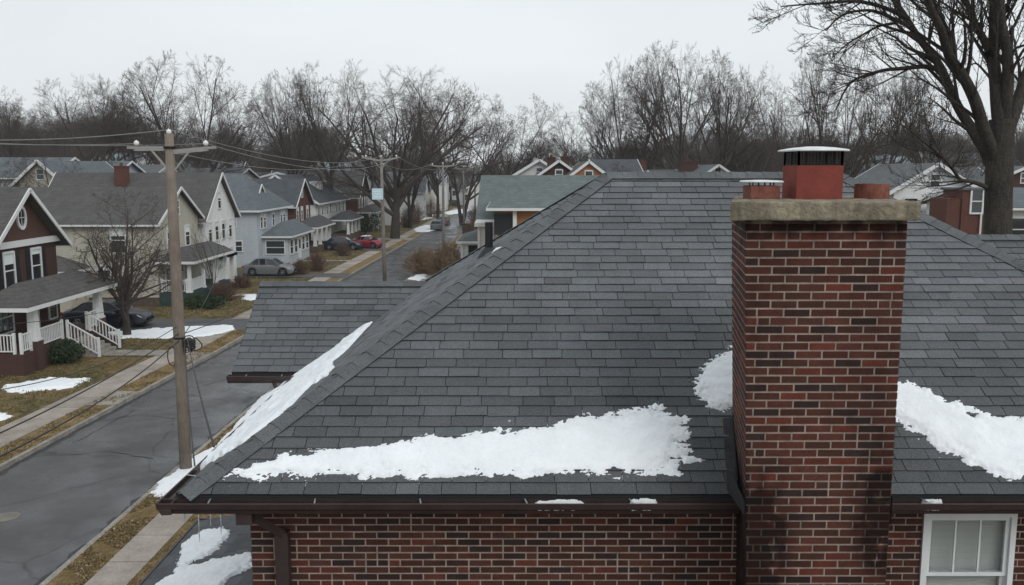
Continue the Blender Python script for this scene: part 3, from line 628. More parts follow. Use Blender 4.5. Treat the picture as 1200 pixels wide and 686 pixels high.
for k, (u, l, lab) in enumerate(((216, .08, 'shortest leftmost icicle under the gutter corner'), (232, .27, 'long icicle second from the left under the gutter corner'), (246, .14, 'middling icicle third from the left under the gutter corner'), (258, .20, 'rightmost icicle under the gutter near the house corner'))):
    p = at(u, 598, EY-.09); p.z = gz-.10; m = MB(); m.tube([V((0,0,0)), V((.001,0,-l*.4)), V((0,.001,-l*.8)), V((0,0,-l))], [.009, .006, .004, .0008], 7, True)
    o = m.build('icicle', M['ice'], None, smooth=True); o.location = p; tag(o, lab, 'icicle', 'icicles under the gutter corner')
# ------------------------------------------------------------------ ground, road, walks
XR = [(-30,-11.2),(5,-10.7),(18.4,-10.35),(26,-10.3),(61,-9.25),(96,-8.0),(132,-7.6),(170,-7.4),(230,-6.8),(320,2)]
XL = [(-30,-17.2),(5,-16.3),(26,-15.7),(45,-14.75),(73,-14.2),(106,-13.4),(152,-12.4),(230,-11.2),(320,-3)]
xr = lambda y: interp(XR, y); xl = lambda y: interp(XL, y)
def gz_(x, y):
    z = 0
    z += 3.2*sstep(-33, -60, x) + 9*sstep(-70, -220, x)*sstep(60, 200, y)
    z += 1.2*sstep(16, 40, x)*sstep(30, 60, y) + 3*sstep(215, 420, y) + 3*sstep(130, 260, y)*sstep(8, 60, x) + 5*sstep(120, 260, y)*sstep(-40, -110, x)
    z += 5*sstep(300, 600, y)
    return z
def tagk(o, **k): return tag(o, **k)
ys = [-60,-30,-10] + [i*3.0 for i in range(0, 110)] + [340,370,400,440,500,600,750,1000,1600]
offl = [0,-.6,-3,-6,-10,-14,-18,-22,-28,-34,-42,-50,-65,-90,-120,-170,-260,-420,-800,-1600]
offr = [-x for x in offl]
m = MB(); rows = []
for y in ys:
    row = []
    xs = [xl(y)-.15+o for o in reversed(offl)]+[xl(y)-.14, xr(y)+.14]+[xr(y)+.15+o for o in offr]
    for i, x in enumerate(xs):
        z = gz_(x, y)
        if i in (len(offl), len(offl)+1): z -= .28
        if abs(x) > 18 and not (len(offl)-3 < i < len(offl)+5): z += .12*noise.noise(V((x*.1, y*.1, 0)))
        row.append(len(m.v)); m.v.append((x, y, z))
    rows.append(row)
for a, b in zip(rows, rows[1:]):
    for i in range(len(a)-1): m.f.append((a[i], a[i+1], b[i+1], b[i])); m.c.append((1,1,1))
g_o = m.build('ground', [M['grass'], M['hill']], None); tag(g_o, kind='structure')
for p_ in g_o.data.polygons:
    if p_.center.y > 112 and not (xl(p_.center.y)-24 < p_.center.x < xr(p_.center.y)+8 and p_.center.y < 225) : p_.material_index = 1
def strip(name, f0, f1, y0, y1, z, mt, dy=4, kind='structure', crown=0, col=None):
    m = MB(); y = y0
    while y < y1:
        yn = min(y+dy, y1)
        if crown:
            for i in range(6):
                def P(yy, k): x = lerp(f0(yy), f1(yy), k/6); return (x, yy, z+gz_(x, yy)+crown*(1-(2*k/6-1)**2))
                m.face([P(y, i), P(y, i+1), P(yn, i+1), P(yn, i)])
        else: m.face([(f0(y), y, z+gz_(f0(y), y)), (f1(y), y, z+gz_(f1(y), y)), (f1(yn), yn, z+gz_(f1(yn), yn)), (f0(yn), yn, z+gz_(f0(yn), yn))])
        y = yn
    return tag(m.build(name, mt, None), kind=kind)
strip('road', lambda y: xl(y)-.01, lambda y: xr(y)+.01, -30, 320, -.14, M['asphalt'], crown=.06)
r = random.Random(2)
def kerb(fx, sgn, y0, y1):
    m = MB(); y = y0
    while y < y1:
        yn = y+3.0; g = .012
        a, b = fx(y+g), fx(yn-g); z = .012+r.uniform(-.008, .008); za = gz_(a, y)
        x0, x1 = sorted((0, sgn*.15))
        m.mesh([(a+x0,y+g,-.3),(a+x1,y+g,-.3),(b+x1,yn-g,-.3),(b+x0,yn-g,-.3),(a+x0,y+g,z+za),(a+x1,y+g,z+za),(b+x1,yn-g,z+za),(b+x0,yn-g,z+za)], [(4,5,6,7),(0,1,5,4),(1,2,6,5),(2,3,7,6),(3,0,4,7)]); y = yn
    return tag(m.build('kerb', M['kerb'], None), kind='structure')
kerb(xl, -1, -30, 230); kerb(xr, 1, -30, 230)
def walk(f0, f1, y0, y1, z, dy=1.5, name='sidewalk', sd=1):
    r = random.Random(sd); m = MB(); y = y0
    while y < y1:
        yn = y+dy; k = r.uniform(.82, 1.15); c = (k, k*r.uniform(.98, 1.0), k*r.uniform(.95, 1)); zz = z+r.uniform(-.006, .006); g = .012
        A = [(f0(y+g), y+g), (f1(y+g), y+g), (f1(yn-g), yn-g), (f0(yn-g), yn-g)]
        m.mesh([(a, b, zz-.06+gz_(a,b)) for a, b in A]+[(a, b, zz+gz_(a,b)) for a, b in A], [(4,5,6,7),(0,1,5,4),(1,2,6,5),(2,3,7,6),(3,0,4,7)], c); y = yn
    return tag(m.build(name, M['concrete'], None), kind='structure')
walk(lambda y: xl(y)-2.55, lambda y: xl(y)-1.15, 6, 215, .03, sd=1)
walk(lambda y: xr(y)+1.0, lambda y: xr(y)+1.92, -6, 60, .03, sd=2)
walk(lambda y: xr(y)+1.3, lambda y: xr(y)+2.3, 60, 215, .03, sd=3)
strip('verge', lambda y: xl(y)-1.15, lambda y: xl(y)-.15, 0, 215, .012, M['leaflit'])
strip('verge', lambda y: xr(y)+.15, lambda y: xr(y)+1.0, -6, 215, .012, M['leaflit'])
strip('verge', lambda y: xr(y)+1.92, lambda y: -5.6, -6, 45, .012, M['leaflit'])
def rect(name, x0, x1, y0, y1, z, mt):
    m = MB(); m.face([(x0,y0,z),(x1,y0,z),(x1,y1,z),(x0,y1,z)]); return tag(m.build(name, mt, None), kind='structure')
def drive(y0, y1, xa, mt=None, z=.045): 
    m = MB(); x1 = xl((y0+y1)/2)-.05
    m.face([(xa,y0,z),(x1-1.0,y0,z),(x1-1.0,y1,z),(xa,y1,z)]); m.face([(x1-1.0,y0,z),(x1,y0-.3,.016),(x1,y1+.3,.016),(x1-1.0,y1,z)])
    return tag(m.build('driveway', mt or M['drive'], None), kind='structure')
drive(49.7, 53.4, -31); drive(74.6, 77.6, -30, M['drive']); drive(99.8, 102.6, -27, M['drive']); drive(116, 118.6, -24, M['concrete']) 
# front paths
rect('path', -20.3, -16.9, 42.5, 43.9, .05, M['kerb']); rect('path', -16.4, -14.98, 41.2, 43.4, .022, M['kerb']); rect('path', -16.6, -15.3, 33.4, 35.6, .022, M['kerb']); rect('path', -21.5, -16.4, 63.2, 64.5, .05, M['kerb']); rect('path', -21.5, -16, 88, 89.2, .05, M['kerb'])
# road repairs: tar seams and darker patches
def seam(name, pts, w, z, seed, mt='rubber'):
    r = random.Random(seed); m = MB(); Q = []
    for a, b in zip(pts, pts[1:]):
        n = max(2, int(math.hypot(b[0]-a[0], b[1]-a[1])/.35))
        for k in range(n): t = k/n; Q.append((lerp(a[0], b[0], t)+r.gauss(0, .05), lerp(a[1], b[1], t)+r.gauss(0, .05)))
    for p, q in zip(Q, Q[1:]):
        d = V((q[0]-p[0], q[1]-p[1], 0)); 
        if d.length < 1e-3: continue
        n_ = V((-d.y, d.x, 0)).normalized()*w*r.uniform(.4, 1.1)
        zf = lambda x, y: z+.06*(1-(2*(x-xl(y))/(xr(y)-xl(y))-1)**2)
        m.face([(p[0]-n_.x, p[1]-n_.y, zf(*p)), (q[0]-n_.x, q[1]-n_.y, zf(*q)), (q[0]+n_.x, q[1]+n_.y, zf(*q)), (p[0]+n_.x, p[1]+n_.y, zf(*p))])
    return tag(m.build(name, M[mt], None), kind='structure')
ZS = -.133
for k, pts in enumerate((((-15.4, 27.5), (-13.2, 27.9), (-11.0, 27.2)), ((-15.2, 31.6), (-14.0, 32.3), (-12.2, 31.8), (-10.6, 32.4)), ((-14.9, 36.0), (-13.4, 36.6), (-12.1, 38.5), (-10.3, 38.2)), ((-14.8, 29.0), (-14.5, 33.5)), ((-14.5, 44.5), (-12, 45.1), (-9.9, 44.4)), ((-14.2, 58), (-11.8, 58.8), (-9.5, 58.2)), ((-14.1, 74), (-11.4, 74.9), (-9, 74.2)))):
    seam('tar_seam', pts, .016, ZS, 60+k)
for k in range(2):   # damp grit along both gutters
    f = (lambda y: xl(y)+.13) if k == 0 else (lambda y: xr(y)-.13); seam('gutter_grit', [(f(y), y) for y in range(8, 120, 4)], .13, ZS-.001, 90+k, 'patch')
def blob(name, cx, cy, rx, ry, z, mt, seed, n=26, label=None):
    r = random.Random(seed); m = MB(); pts = [(cx+rx*math.cos(a)*k, cy+ry*math.sin(a)*k, z) for a, k in [(2*math.pi*i/n, r.uniform(.8, 1.1)) for i in range(n)]]
    m.face(pts); return tag(m.build(name, mt, None), kind='structure')
m = MB(); p = gnd(8, 607, -.1); m.cyl((0,0,0), (0,0,.02), .33, 28)
for k in range(5): m.box((-.2, -.22+k*.1, .02), (.2, -.18+k*.1, .026))
o = m.build('manhole_cover', M['polegrey'], None); o.location = (p.x, p.y, -.088); tag(o, 'round pale manhole cover in the road at the left edge', 'manhole cover')

# dead grass blades and leaves (uncountable cover)
def blades(name, fx0, fx1, y0, y1, n, h, seed, cols, z=.01, leafy=.5, wid=.012):
    r = random.Random(seed); m = MB()
    for _ in range(n):
        y = y0+(y1-y0)*r.random()**1.25; x = r.uniform(fx0(y), fx1(y)); a = r.uniform(0, 6.28); c = r.choice(cols); k = r.uniform(.6, 1.3); c = tuple(q*k for q in c); zz = z+gz_(x, y)
        if noise.noise(V((x*1.1, y*1.1, seed))) < -.08: continue
        if r.random() < leafy:
            s = r.uniform(.02, .05); dx, dy = s*math.cos(a), s*math.sin(a); t = r.uniform(0, .035)
            m.face([(x-dx, y-dy, zz+.01), (x+dy*.6, y-dx*.6, zz+.01+t), (x+dx, y+dy, zz+.01+t*.7), (x-dy*.6, y+dx*.6, zz+.015)], c)
        else:
            hh = h*r.uniform(.5, 1.3); w = wid; ox, oy = r.uniform(-.05, .05), r.uniform(-.05, .05)
            m.face([(x-w*math.cos(a), y-w*math.sin(a), zz), (x+w*math.cos(a), y+w*math.sin(a), zz), (x+ox, y+oy, zz+hh)], c)
    return tag(m.build(name, M['blade'], None), kind='stuff')
TAN = [(.27,.20,.11), (.22,.15,.07), (.33,.25,.15), (.16,.11,.05), (.12,.12,.05)]; GRN = [(.085,.09,.032), (.13,.11,.045), (.18,.13,.06), (.055,.065,.022)]
blades('dead_grass', lambda y: xr(y)+.17, lambda y: xr(y)+.98, 14, 34, 14000, .07, 1, TAN)
blades('dead_grass', lambda y: xr(y)+1.95, lambda y: -5.5, 13, 40, 15000, .07, 2, TAN, leafy=.3)
blades('dead_grass', lambda y: xl(y)-1.13, lambda y: xl(y)-.17, 24, 70, 12000, .07, 3, TAN, wid=.02)
blades('lawn_grass', lambda y: -28, lambda y: xl(y)-2.6, 30, 49, 22000, .08, 4, GRN+TAN[:2], leafy=.35, wid=.022)
blades('lawn_grass', lambda y: -23, lambda y: xl(y)-2.6, 54, 110, 20000, .09, 5, TAN+GRN[:1], leafy=.3, wid=.03)
# snow on the ground
Z1 = V((0,0,.03)); UX = V((1,0,0)); UY = V((0,1,0))
def gsnow(lab, pix, step=.08, th=.07, edge=.35, ns=1.1, na=.3, seed=0, z=.03, m=None): snow('snow_patch', lab, pix, V((0,0,z)), UX, UY, step=step, th=th, edge=edge, ns=ns, na=na, seed=seed, sink=.05, m=m)
gsnow('snow patch on the lawn in front of the red brick house with the porch', [(8,452),(30,447),(70,443),(103,443),(98,449),(70,456),(30,460),(8,458)], step=.06, seed=1)
gsnow('small snow patch on the lawn at the left edge of the picture', [(-30,483),(8,484),(18,489),(5,494),(-30,492)], step=.06, na=.2, seed=2)
gsnow('snow along the near side of the driveway behind the bare front yard tree', [(120,390),(160,387),(215,383),(275,381),(278,386),(240,395),(190,397),(130,396)], step=.08, na=.25, seed=3)
gsnow('snow on the verge around the foot of the nearest utility pole', [(173,578),(185,566),(200,556),(232,532),(255,520),(262,530),(240,560),(215,572),(185,584)], step=.05, edge=.2, na=.18, seed=4)
gsnow('snow remnant on the driveway mouth further up beside the silver car', [(285,346),(300,345),(306,349),(296,352),(284,351)], step=.08, na=.2, seed=5)
gsnow('thin snow strip by the path behind the left wing roof', [(338,331),(352,331),(356,334),(340,335)], step=.1, na=.15, seed=6)
gsnow('snow by the kerb left of the road beyond the second utility pole', [(485,268),(498,264),(518,264),(516,268),(500,272),(487,272)], step=.2, edge=.6, na=.4, seed=7)
gsnow('snow on the verge below the big street tree', [(425,283),(442,280),(448,283),(432,287)], step=.2, edge=.5, na=.4, seed=8)
gsnow('snow at the far bend of the road', [(520,249),(538,245),(552,246),(540,250),(524,252)], step=.35, edge=1, na=.8, seed=9)
gsnow('snow on the ground under the twiggy bushes right of the road', [(478,327),(488,322),(500,321),(500,326),(490,329)], step=.1, edge=.3, na=.2, seed=11)
gsnow('snow left of the road behind the big street tree', [(486,256),(500,252),(520,251),(505,256),(490,259)], step=.3, edge=1, na=.6, seed=12)

# ------------------------------------------------------------------ utility poles and cables
def lampball(m, p, r=.078): m.tube([V(p)+V((0,0,-.02)), V(p)+V((0,0,.04)), V(p)+V((0,0,.10)), V(p)+V((0,0,.14))], [r*.5, r, r*.8, r*.15], 10, True)
def pole(x, y, top, rad, label, arms, m='polegrey', lean=0, seed=0, n=14):
    root = thing('utility_pole', label, 'utility pole', (x, y, 0), 'wooden utility poles along the street')
    mb = MB(); mb.tube([(x, y, -.3), (x-lean*.3, y, top*.3), (x-lean*.65, y, top*.65), (x-lean, y, top)], [rad*1.05, rad, rad*.9, rad*.72], n, True); mb.build('pole', M[m], root, smooth=True)
    tx = x-lean
    for (dx, z0, curve) in arms:
        mb = MB(); sg = 1 if dx > 0 else -1
        mb.bar((tx+sg*.05, y, z0), (tx+dx, y, z0+curve), .10, .13); mb.bar((tx+dx*.93, y, z0+curve+.02), (tx+dx*1.18, y, z0+curve+.03), .13, .07); mb.build('crossarm', M['armw'], root)
        mb = MB(); mb.bar((tx+sg*.1, y-.04, z0-.55), (tx+dx*.55, y-.04, z0+curve*.5+.02), .045, .05, c=None); mb.build('brace', M['armw'], root)
        mb = MB(); lampball(mb, (tx+dx*.93, y, z0+curve+.10)); mb.build('insulator', M['porc'], root, smooth=True)
    mb = MB(); lampball(mb, (tx, y, top)); mb.build('insulator', M['porc'], root, smooth=True)
    return root
P1 = gnd(218, 552); T1 = at(198, 157, P1.y)
p1 = pole(P1.x, P1.y, T1.z, .175, 'nearest tall brown utility pole with a cable coil, standing in snow by the gutter', [(-1.02, T1.z-.42, .0), (1.12, T1.z-.52, .10)], m='polewood', lean=P1.x-T1.x)
def pz(u, v): q = at(u, v, P1.y); return q
c = pz(222, 400)
mb = MB(); rr = random.Random(8)
for k in range(9):
    cx = rr.uniform(-.05, .28); rad = rr.uniform(.10, .2); pts = [c+V((cx+rad*math.cos(a)*.8, -.15+rr.uniform(-.02,.02)+.1*math.sin(a*2+k), rad*math.sin(a)-.02*k)) for a in [i*2*math.pi/14 for i in range(15)]]; mb.tube(pts, .017, 5)
mb.box((c.x-.02, c.y-.2, c.z-.1), (c.x+.2, c.y-.05, c.z+.06)); mb.build('cable_coil', M['cable'], p1)
mb = MB(); c2 = pz(203, 417); mb.tube([c2+V((.13*math.cos(a), -.1, .29*math.sin(a))) for a in [i*2*math.pi/18 for i in range(19)]], .016, 5); mb.build('cable_loop', M['cable'], p1)
for v in (173, 396): q = pz(0, v); xx = lerp(P1.x, T1.x, q.z/T1.z); mb = MB(); mb.cyl((xx, P1.y, q.z-.03), (xx, P1.y, q.z+.03), .17, 14); mb.build('pole_band', M['meshm'], p1)
P2 = gnd(451, 332); T2 = at(449, 184, P2.y); p2 = pole(P2.x, P2.y, T2.z, .15, 'second utility pole up the street, carrying a pale blue sign', [(-1.3, T2.z-.3, .22), (1.3, T2.z-.3, .22)], lean=.1)
mb = MB(); s0 = at(436.5, 234, P2.y); s1 = at(449, 221, P2.y); mb.box((s0.x, P2.y-.2, s0.z), (s1.x, P2.y-.17, s1.z)); sg = mb.build('sign', M['signblue'], p2)
mb = MB()
for k, (a, b) in enumerate(((.12, .8), (.2, .7), (.12, .85))): zz = lerp(s1.z, s0.z, .25+k*.25); mb.box((lerp(s0.x, s1.x, a), P2.y-.205, zz-.035), (lerp(s0.x, s1.x, b), P2.y-.201, zz+.035))
mb.build('sign_lines', M['signwhite'], sg)
T3 = at(519, 192, 96); p3 = pole(T3.x, 96, T3.z, .15, 'third utility pole, rising behind the twiggy bushes', [(-1.2, T3.z-.3, .1), (1.2, T3.z-.3, .1)])
T4 = at(543, 196, 132); p4 = pole(T4.x, 132, T4.z, .15, 'fourth utility pole, far up the street behind the black bin', [(-1.2, T4.z-.3, .1), (1.2, T4.z-.3, .1)], n=8)
T5 = at(556.5, 198, 167); p5 = pole(T5.x, 167, T5.z, .15, 'farthest utility pole at the bend of the street', [(-1.2, T5.z-.3, .1), (1.2, T5.z-.3, .1)], n=8)
def wire(label, a, b, sag, rad=.012, m='cable', n=24, group=None):
    a = V(a); b = V(b); mb = MB(); mb.tube([a.lerp(b, k/n)-V((0,0,sag*4*(k/n)*(1-k/n))) for k in range(n+1)], rad, 5, True)
    o = mb.build('overhead_cable', M[m], None, loc=a); tag(o, label, 'cable', group); return o
aL = V((T1.x-.95, P1.y, T1.z-.28)); aR = V((T1.x+1.05, P1.y, T1.z-.28)); aT = V((T1.x, P1.y, T1.z+.12))
bL = V((T2.x-1.2, P2.y, T2.z+.06)); bR = V((T2.x+1.2, P2.y, T2.z+.06)); bT = V((T2.x, P2.y, T2.z+.12))
gg = 'power lines between the poles'
wire('power line from the left end of the nearest pole crossarm to the second pole', aL, bL, .9, .013, 'cablelight', group=gg)
wire('power line from the right end of the nearest pole crossarm to the second pole', aR, bR, .9, .013, 'cablelight', group=gg)
wire('power line from the top of the nearest pole to the second pole', aT, bT, .75, .013, 'cablelight', group=gg)
tops = [(T2.x, P2.y, T2.z), (T3.x, 96, T3.z), (T4.x, 132, T4.z), (T5.x, 167, T5.z)]
for i, nm in enumerate((('second', 'third'), ('third', 'fourth'), ('fourth', 'farthest'))):
    for dx, s in ((-1.2, 'left'), (1.2, 'right')):
        A = V(tops[i])+V((dx, 0, .0)); B = V(tops[i+1])+V((dx, 0, .0)); wire('power line on the %s side between the %s and the %s pole' % (s, nm[0], nm[1]), A, B, .8, .016, 'cablelight', group=gg)
E = at(-60, 163.5, 24.5); wire('power line from the nearest pole top running off the left edge of the picture', aT, E, .12, .015, 'cablelight', group=gg)
E = at(-60, 166.5, 25.6); wire('power line from the left crossarm end running off the left edge of the picture', aL, E, .06, .014, 'cablelight', group=gg)
E = at(-60, 165, 27.5); wire('power line from the right crossarm end running off the left edge of the picture', aR, E, .1, .012, 'cablelight', group=gg)
h0 = pz(213, 396)
wire('black cable from the nearest pole down to the lower left, upper of a pair', pz(211, 390), at(-40, 526, 14.5), .15, .016)
wire('black cable from the nearest pole down to the lower left, lower of a pair', pz(211, 398), at(-10, 540, 13.0), .22, .016)
wire('thin cable sagging across the red brick house front to the nearest pole', pz(210, 381), at(-40, 462, 16.5), .35, .010)
wire('thin grey cable across the porch of the red brick house up to the nearest pole', pz(205, 345), at(-40, 382, 20), .2, .008)
wire('slack black cable from the pole coil down to the near gutter', h0+V((.2,-.1,0)), (-3.16, 9.1, 6.1), .12, .013)
wire('thin slack cable beside it from the pole coil down to the near gutter', h0+V((.1,-.1,-.05)), (-3.17, 8.55, 6.08), .35, .009)
wire('black cable from the nearest pole coil back over the driveway to the white house porch', h0, (-21.4, 66, 3.1), .5, .014)
wire('thin cable from the nearest pole up the street to the second pole at mid height', h0+V((0,0,.1)), (P2.x, P2.y, 5.2), .9, .014)
wire('thin service cable from the nearest pole to the cream house eave', pz(211, 385), (-23.6, 60, 5.3), .6, .010)
wire('thin service cable from the second pole to the pale blue house', (P2.x, P2.y, 7.0), (-23.6, 83, 5.2), .9, .012)

# ------------------------------------------------------------------ houses
def window(root, face, c, w, h, wallpos, shut=False, fr=.09, glass='pane', mun=True, up=None):
    """face: 'E','S','N','W'; c = coordinate along the wall, up = centre z"""
    nrm = {'E': V((1,0,0)), 'W': V((-1,0,0)), 'S': V((0,-1,0)), 'N': V((0,1,0))}[face]; al = V((0,1,0)) if face in 'EW' else V((1,0,0))
    base = V((wallpos, 0, 0)) if face in 'EW' else V((0, wallpos, 0)); ctr = base+al*c+V((0,0,up))
    def bx(mb, a0, a1, z0, z1, d0, d1):
        p = ctr+al*a0+V((0,0,z0))+nrm*d0; q = ctr+al*a1+V((0,0,z1))+nrm*d1
        mb.box(tuple(min(p[i], q[i]) for i in range(3)), tuple(max(p[i], q[i]) for i in range(3)))
    m = MB(); bx(m, -w/2-fr, -w/2, -h/2-fr, h/2+fr, .001, .07); bx(m, w/2, w/2+fr, -h/2-fr, h/2+fr, .001, .07); bx(m, -w/2, w/2, h/2, h/2+fr*1.3, .001, .08); bx(m, -w/2, w/2, -h/2-fr, -h/2, .001, .09); bx(m, -w/2, w/2, -.03, .03, .001, .05)
    wo = m.build('window', M['trim'], root)
    m = MB(); bx(m, -w/2, w/2, -h/2, h/2, .002, .02); m.build('pane', M[glass], wo)
    if mun and h > .9:
        m = MB(); hh = lerp(.1, .38, random.random()); bx(m, -w/2+.01, w/2-.01, h/2-h*hh, h/2-.01, .021, .024); m.build('shade', M['blind'], wo)
    if shut:
        for sgn in (-1, 1):
            m = MB(); a = sgn*(w/2+fr+.02); b = a+sgn*.38; bx(m, min(a,b), max(a,b), -h/2-.06, h/2+.08, .001, .045)
            k = -h/2
            while k < h/2: bx(m, min(a,b)+.05, max(a,b)-.05, k, k+.03, .045, .058); k += .09
            m.build('shutter', M['shutter'], root)
    return wo
def gable_house(root, x0, x1, y0, y1, ez, rz, axis, wall, roof, oh=.45, base=0, gablem=None, rake=True):
    m = MB(); m.mesh([(x0,y0,base-1),(x1,y0,base-1),(x1,y1,base-1),(x0,y1,base-1),(x0,y0,ez),(x1,y0,ez),(x1,y1,ez),(x0,y1,ez)], [(0,1,5,4),(1,2,6,5),(2,3,7,6),(3,0,4,7)])
    gm = m if gablem is None else MB()
    if axis == 'x': yc = (y0+y1)/2; gm.face([(x1,y0,ez),(x1,y1,ez),(x1,yc,rz)]); m.face([(x0,y1,ez),(x0,y0,ez),(x0,yc,rz)])
    else: xc = (x0+x1)/2; gm.face([(x0,y0,ez),(x1,y0,ez),(xc,y0,rz)]); gm.face([(x1,y1,ez),(x0,y1,ez),(xc,y1,rz)])
    w = m.build('wall', M[wall], root)
    if gablem: gm.build('gable', M[gablem], root)
    m = MB(); t = .12
    def slope(A, B, C, D):   # A,B eave; C,D ridge
        A, B, C, D = map(V, (A, B, C, D)); n = (B-A).cross(D-A).normalized(); n = n if n.z > 0 else -n
        lo = [p for p in (A, B, C, D)]; hi = [p+n*t for p in (A, B, C, D)]
        m.mesh(lo+hi, [(0,1,2,3),(7,6,5,4),(0,4,5,1),(1,5,6,2),(2,6,7,3),(3,7,4,0)])
    tr = MB()
    if axis == 'x':
        h = (y1-y0)/2; k = (rz-ez)/h; e = ez-k*oh; xa, xb = x0-oh, x1+oh
        slope((xa,y0-oh,e),(xb,y0-oh,e),(xb,yc,rz),(xa,yc,rz)); slope((xb,y1+oh,e),(xa,y1+oh,e),(xa,yc,rz),(xb,yc,rz))
        for xx in (xa, xb):
            tr.bar((xx, y0-oh-.02, e+.03), (xx, yc, rz+.04), .06, .19, up=(0,-k,1)); tr.bar((xx, y1+oh+.02, e+.03), (xx, yc, rz+.04), .06, .19, up=(0,k,1))
        for yy in (y0-oh-.03, y1+oh+.03): tr.box((xa, yy-.03, e-.06), (xb, yy+.03, e+.07))
    else:
        h = (x1-x0)/2; k = (rz-ez)/h; e = ez-k*oh; ya, yb = y0-oh, y1+oh
        slope((x1+oh,ya,e),(x1+oh,yb,e),(xc,yb,rz),(xc,ya,rz)); slope((x0-oh,yb,e),(x0-oh,ya,e),(xc,ya,rz),(xc,yb,rz))
        for yy in (ya, yb):
            tr.bar((x0-oh-.02, yy, e+.02), (xc, yy, rz+.03), .24, .06, up=(0,1,0)); tr.bar((x1+oh+.02, yy, e+.02), (xc, yy, rz+.03), .24, .06, up=(0,1,0))
        for xx in (x0-oh-.03, x1+oh+.03): tr.box((xx-.04, ya, e-.10), (xx+.04, yb, e+.10))
    ro = m.build('roof', M[roof], root); tr.build('trim', M['trim'], root)
    return w, ro
def hip_roof(root, x0, x1, y0, y1, ez, rz, roof, inset=None, name='roof', trim=True, parent=None):
    w = min(x1-x0, y1-y0)/2; i = w if inset is None else inset; m = MB()
    if x1-x0 >= y1-y0: yc = (y0+y1)/2; a, b = (x0+i, yc, rz), (x1-i, yc, rz); fs = [(0,1,5,4),(1,2,5),(2,3,4,5),(3,0,4)]
    else: xc = (x0+x1)/2; a, b = (xc, y0+i, rz), (xc, y1-i, rz); fs = [(0,1,4),(1,2,5,4),(2,3,5),(3,0,4,5)]
    m.mesh([(x0,y0,ez),(x1,y0,ez),(x1,y1,ez),(x0,y1,ez),a,b], fs+[(3,2,1,0)])
    o = m.build(name, M[roof], root)
    if trim:
        m = MB(); z0, z1 = ez-.18, ez-.004; t = .03
        m.box((x0-t,y0-t,z0),(x1+t,y0,z1)); m.box((x0-t,y1,z0),(x1+t,y1+t,z1)); m.box((x0-t,y0+.001,z0),(x0,y1-.001,z1)); m.box((x1,y0+.001,z0),(x1+t,y1-.001,z1)); m.box((x0,y0,z0-.003),(x1,y1,z0+.05)); m.build('trim', M['trim'], root)
    return o
def chimney(ro, x, y, z0, z1, w=.7, d=.55, mt='brickdk'):
    m = MB(); m.box((x-w/2, y-d/2, z0), (x+w/2, y+d/2, z1)); m.box((x-w/2-.05, y-d/2-.05, z1+.001), (x+w/2+.05, y+d/2+.05, z1+.12))
    m.cyl((x, y, z1+.12), (x, y, z1+.35), .12, 10); m.build('chimney', M[mt], ro)
def railing(root, a, b, z0=.0, h=.85, n=None, post=True, name='railing', mt='trim'):
    """a, b: 3D base points"""
    a = V(a); b = V(b); m = MB(); L = (b-a).length; n = n or max(2, int(L/.14)); up = V((0,0,1))
    m.bar(a+up*h, b+up*h, .07, .06); m.bar(a+up*.12, b+up*.12, .05, .05)
    for k in range(1, n): p = a.lerp(b, k/n); m.box((p.x-.02, p.y-.02, p.z+.12), (p.x+.02, p.y+.02, p.z+h))
    if post:
        for p in (a, b): m.box((p.x-.055, p.y-.055, p.z), (p.x+.055, p.y+.055, p.z+h+.1))
    return m.build(name, M[mt], root)
def column(root, x, y, z0, z1, w0=.3, w1=.22, pier=None, pm='brickred'):
    m = MB(); zb = z0
    if pier: 
        p = MB(); p.box((x-.27, y-.27, -.2), (x+.27, y+.27, pier)); p.build('pier', M[pm], root); zb = pier+.002
    m.mesh([(x+a*w/2, y+b*w/2, z) for z, w in ((zb, w0), (z1, w1)) for a, b in ((-1,-1),(1,-1),(1,1),(-1,1))], [(0,1,5,4),(1,2,6,5),(2,3,7,6),(3,0,4,7)])
    m.box((x-w0/2-.04, y-w0/2-.04, zb), (x+w0/2+.04, y+w0/2+.04, zb+.09)); m.box((x-w1/2-.05, y-w1/2-.05, z1-.12), (x+w1/2+.05, y+w1/2+.05, z1-.002)); return m.build('column', M['trim'], root)
def steps(root, x0, x1, y0, y1, ztop, n=5, mt='kerb'):
    m = MB()
    for k in range(n): z = ztop*(1-(k+1)/(n+1)); xa = lerp(x0, x1, k/n); xb = lerp(x0, x1, (k+1)/n); m.box((xa+.001, y0, -.1), (xb, y1, z))
    return m.build('steps', M[mt], root)
def door(root, y, x, z0, w=.95, h=2.05, mt='trim', face='E'):
    m = MB(); m.box((x+.001, y-w/2-.1, z0), (x+.05, y-w/2, z0+h+.1)); m.box((x+.001, y+w/2, z0), (x+.05, y+w/2+.1, z0+h+.1)); m.box((x+.001, y-w/2, z0+h), (x+.05, y+w/2, z0+h+.1)); m.box((x+.002, y-w/2, z0), (x+.03, y+w/2, z0+h)); o = m.build('door', M[mt], root)
    m = MB(); m.box((x+.031, y-w/2+.15, z0+1.0), (x+.036, y+w/2-.15, z0+h-.15)); m.build('pane', M['pane'], o)
    m = MB(); m.box((x+.031, y+w/2-.12, z0+.95), (x+.09, y+w/2-.08, z0+1.05)); m.build('handle', M['alu'], o)

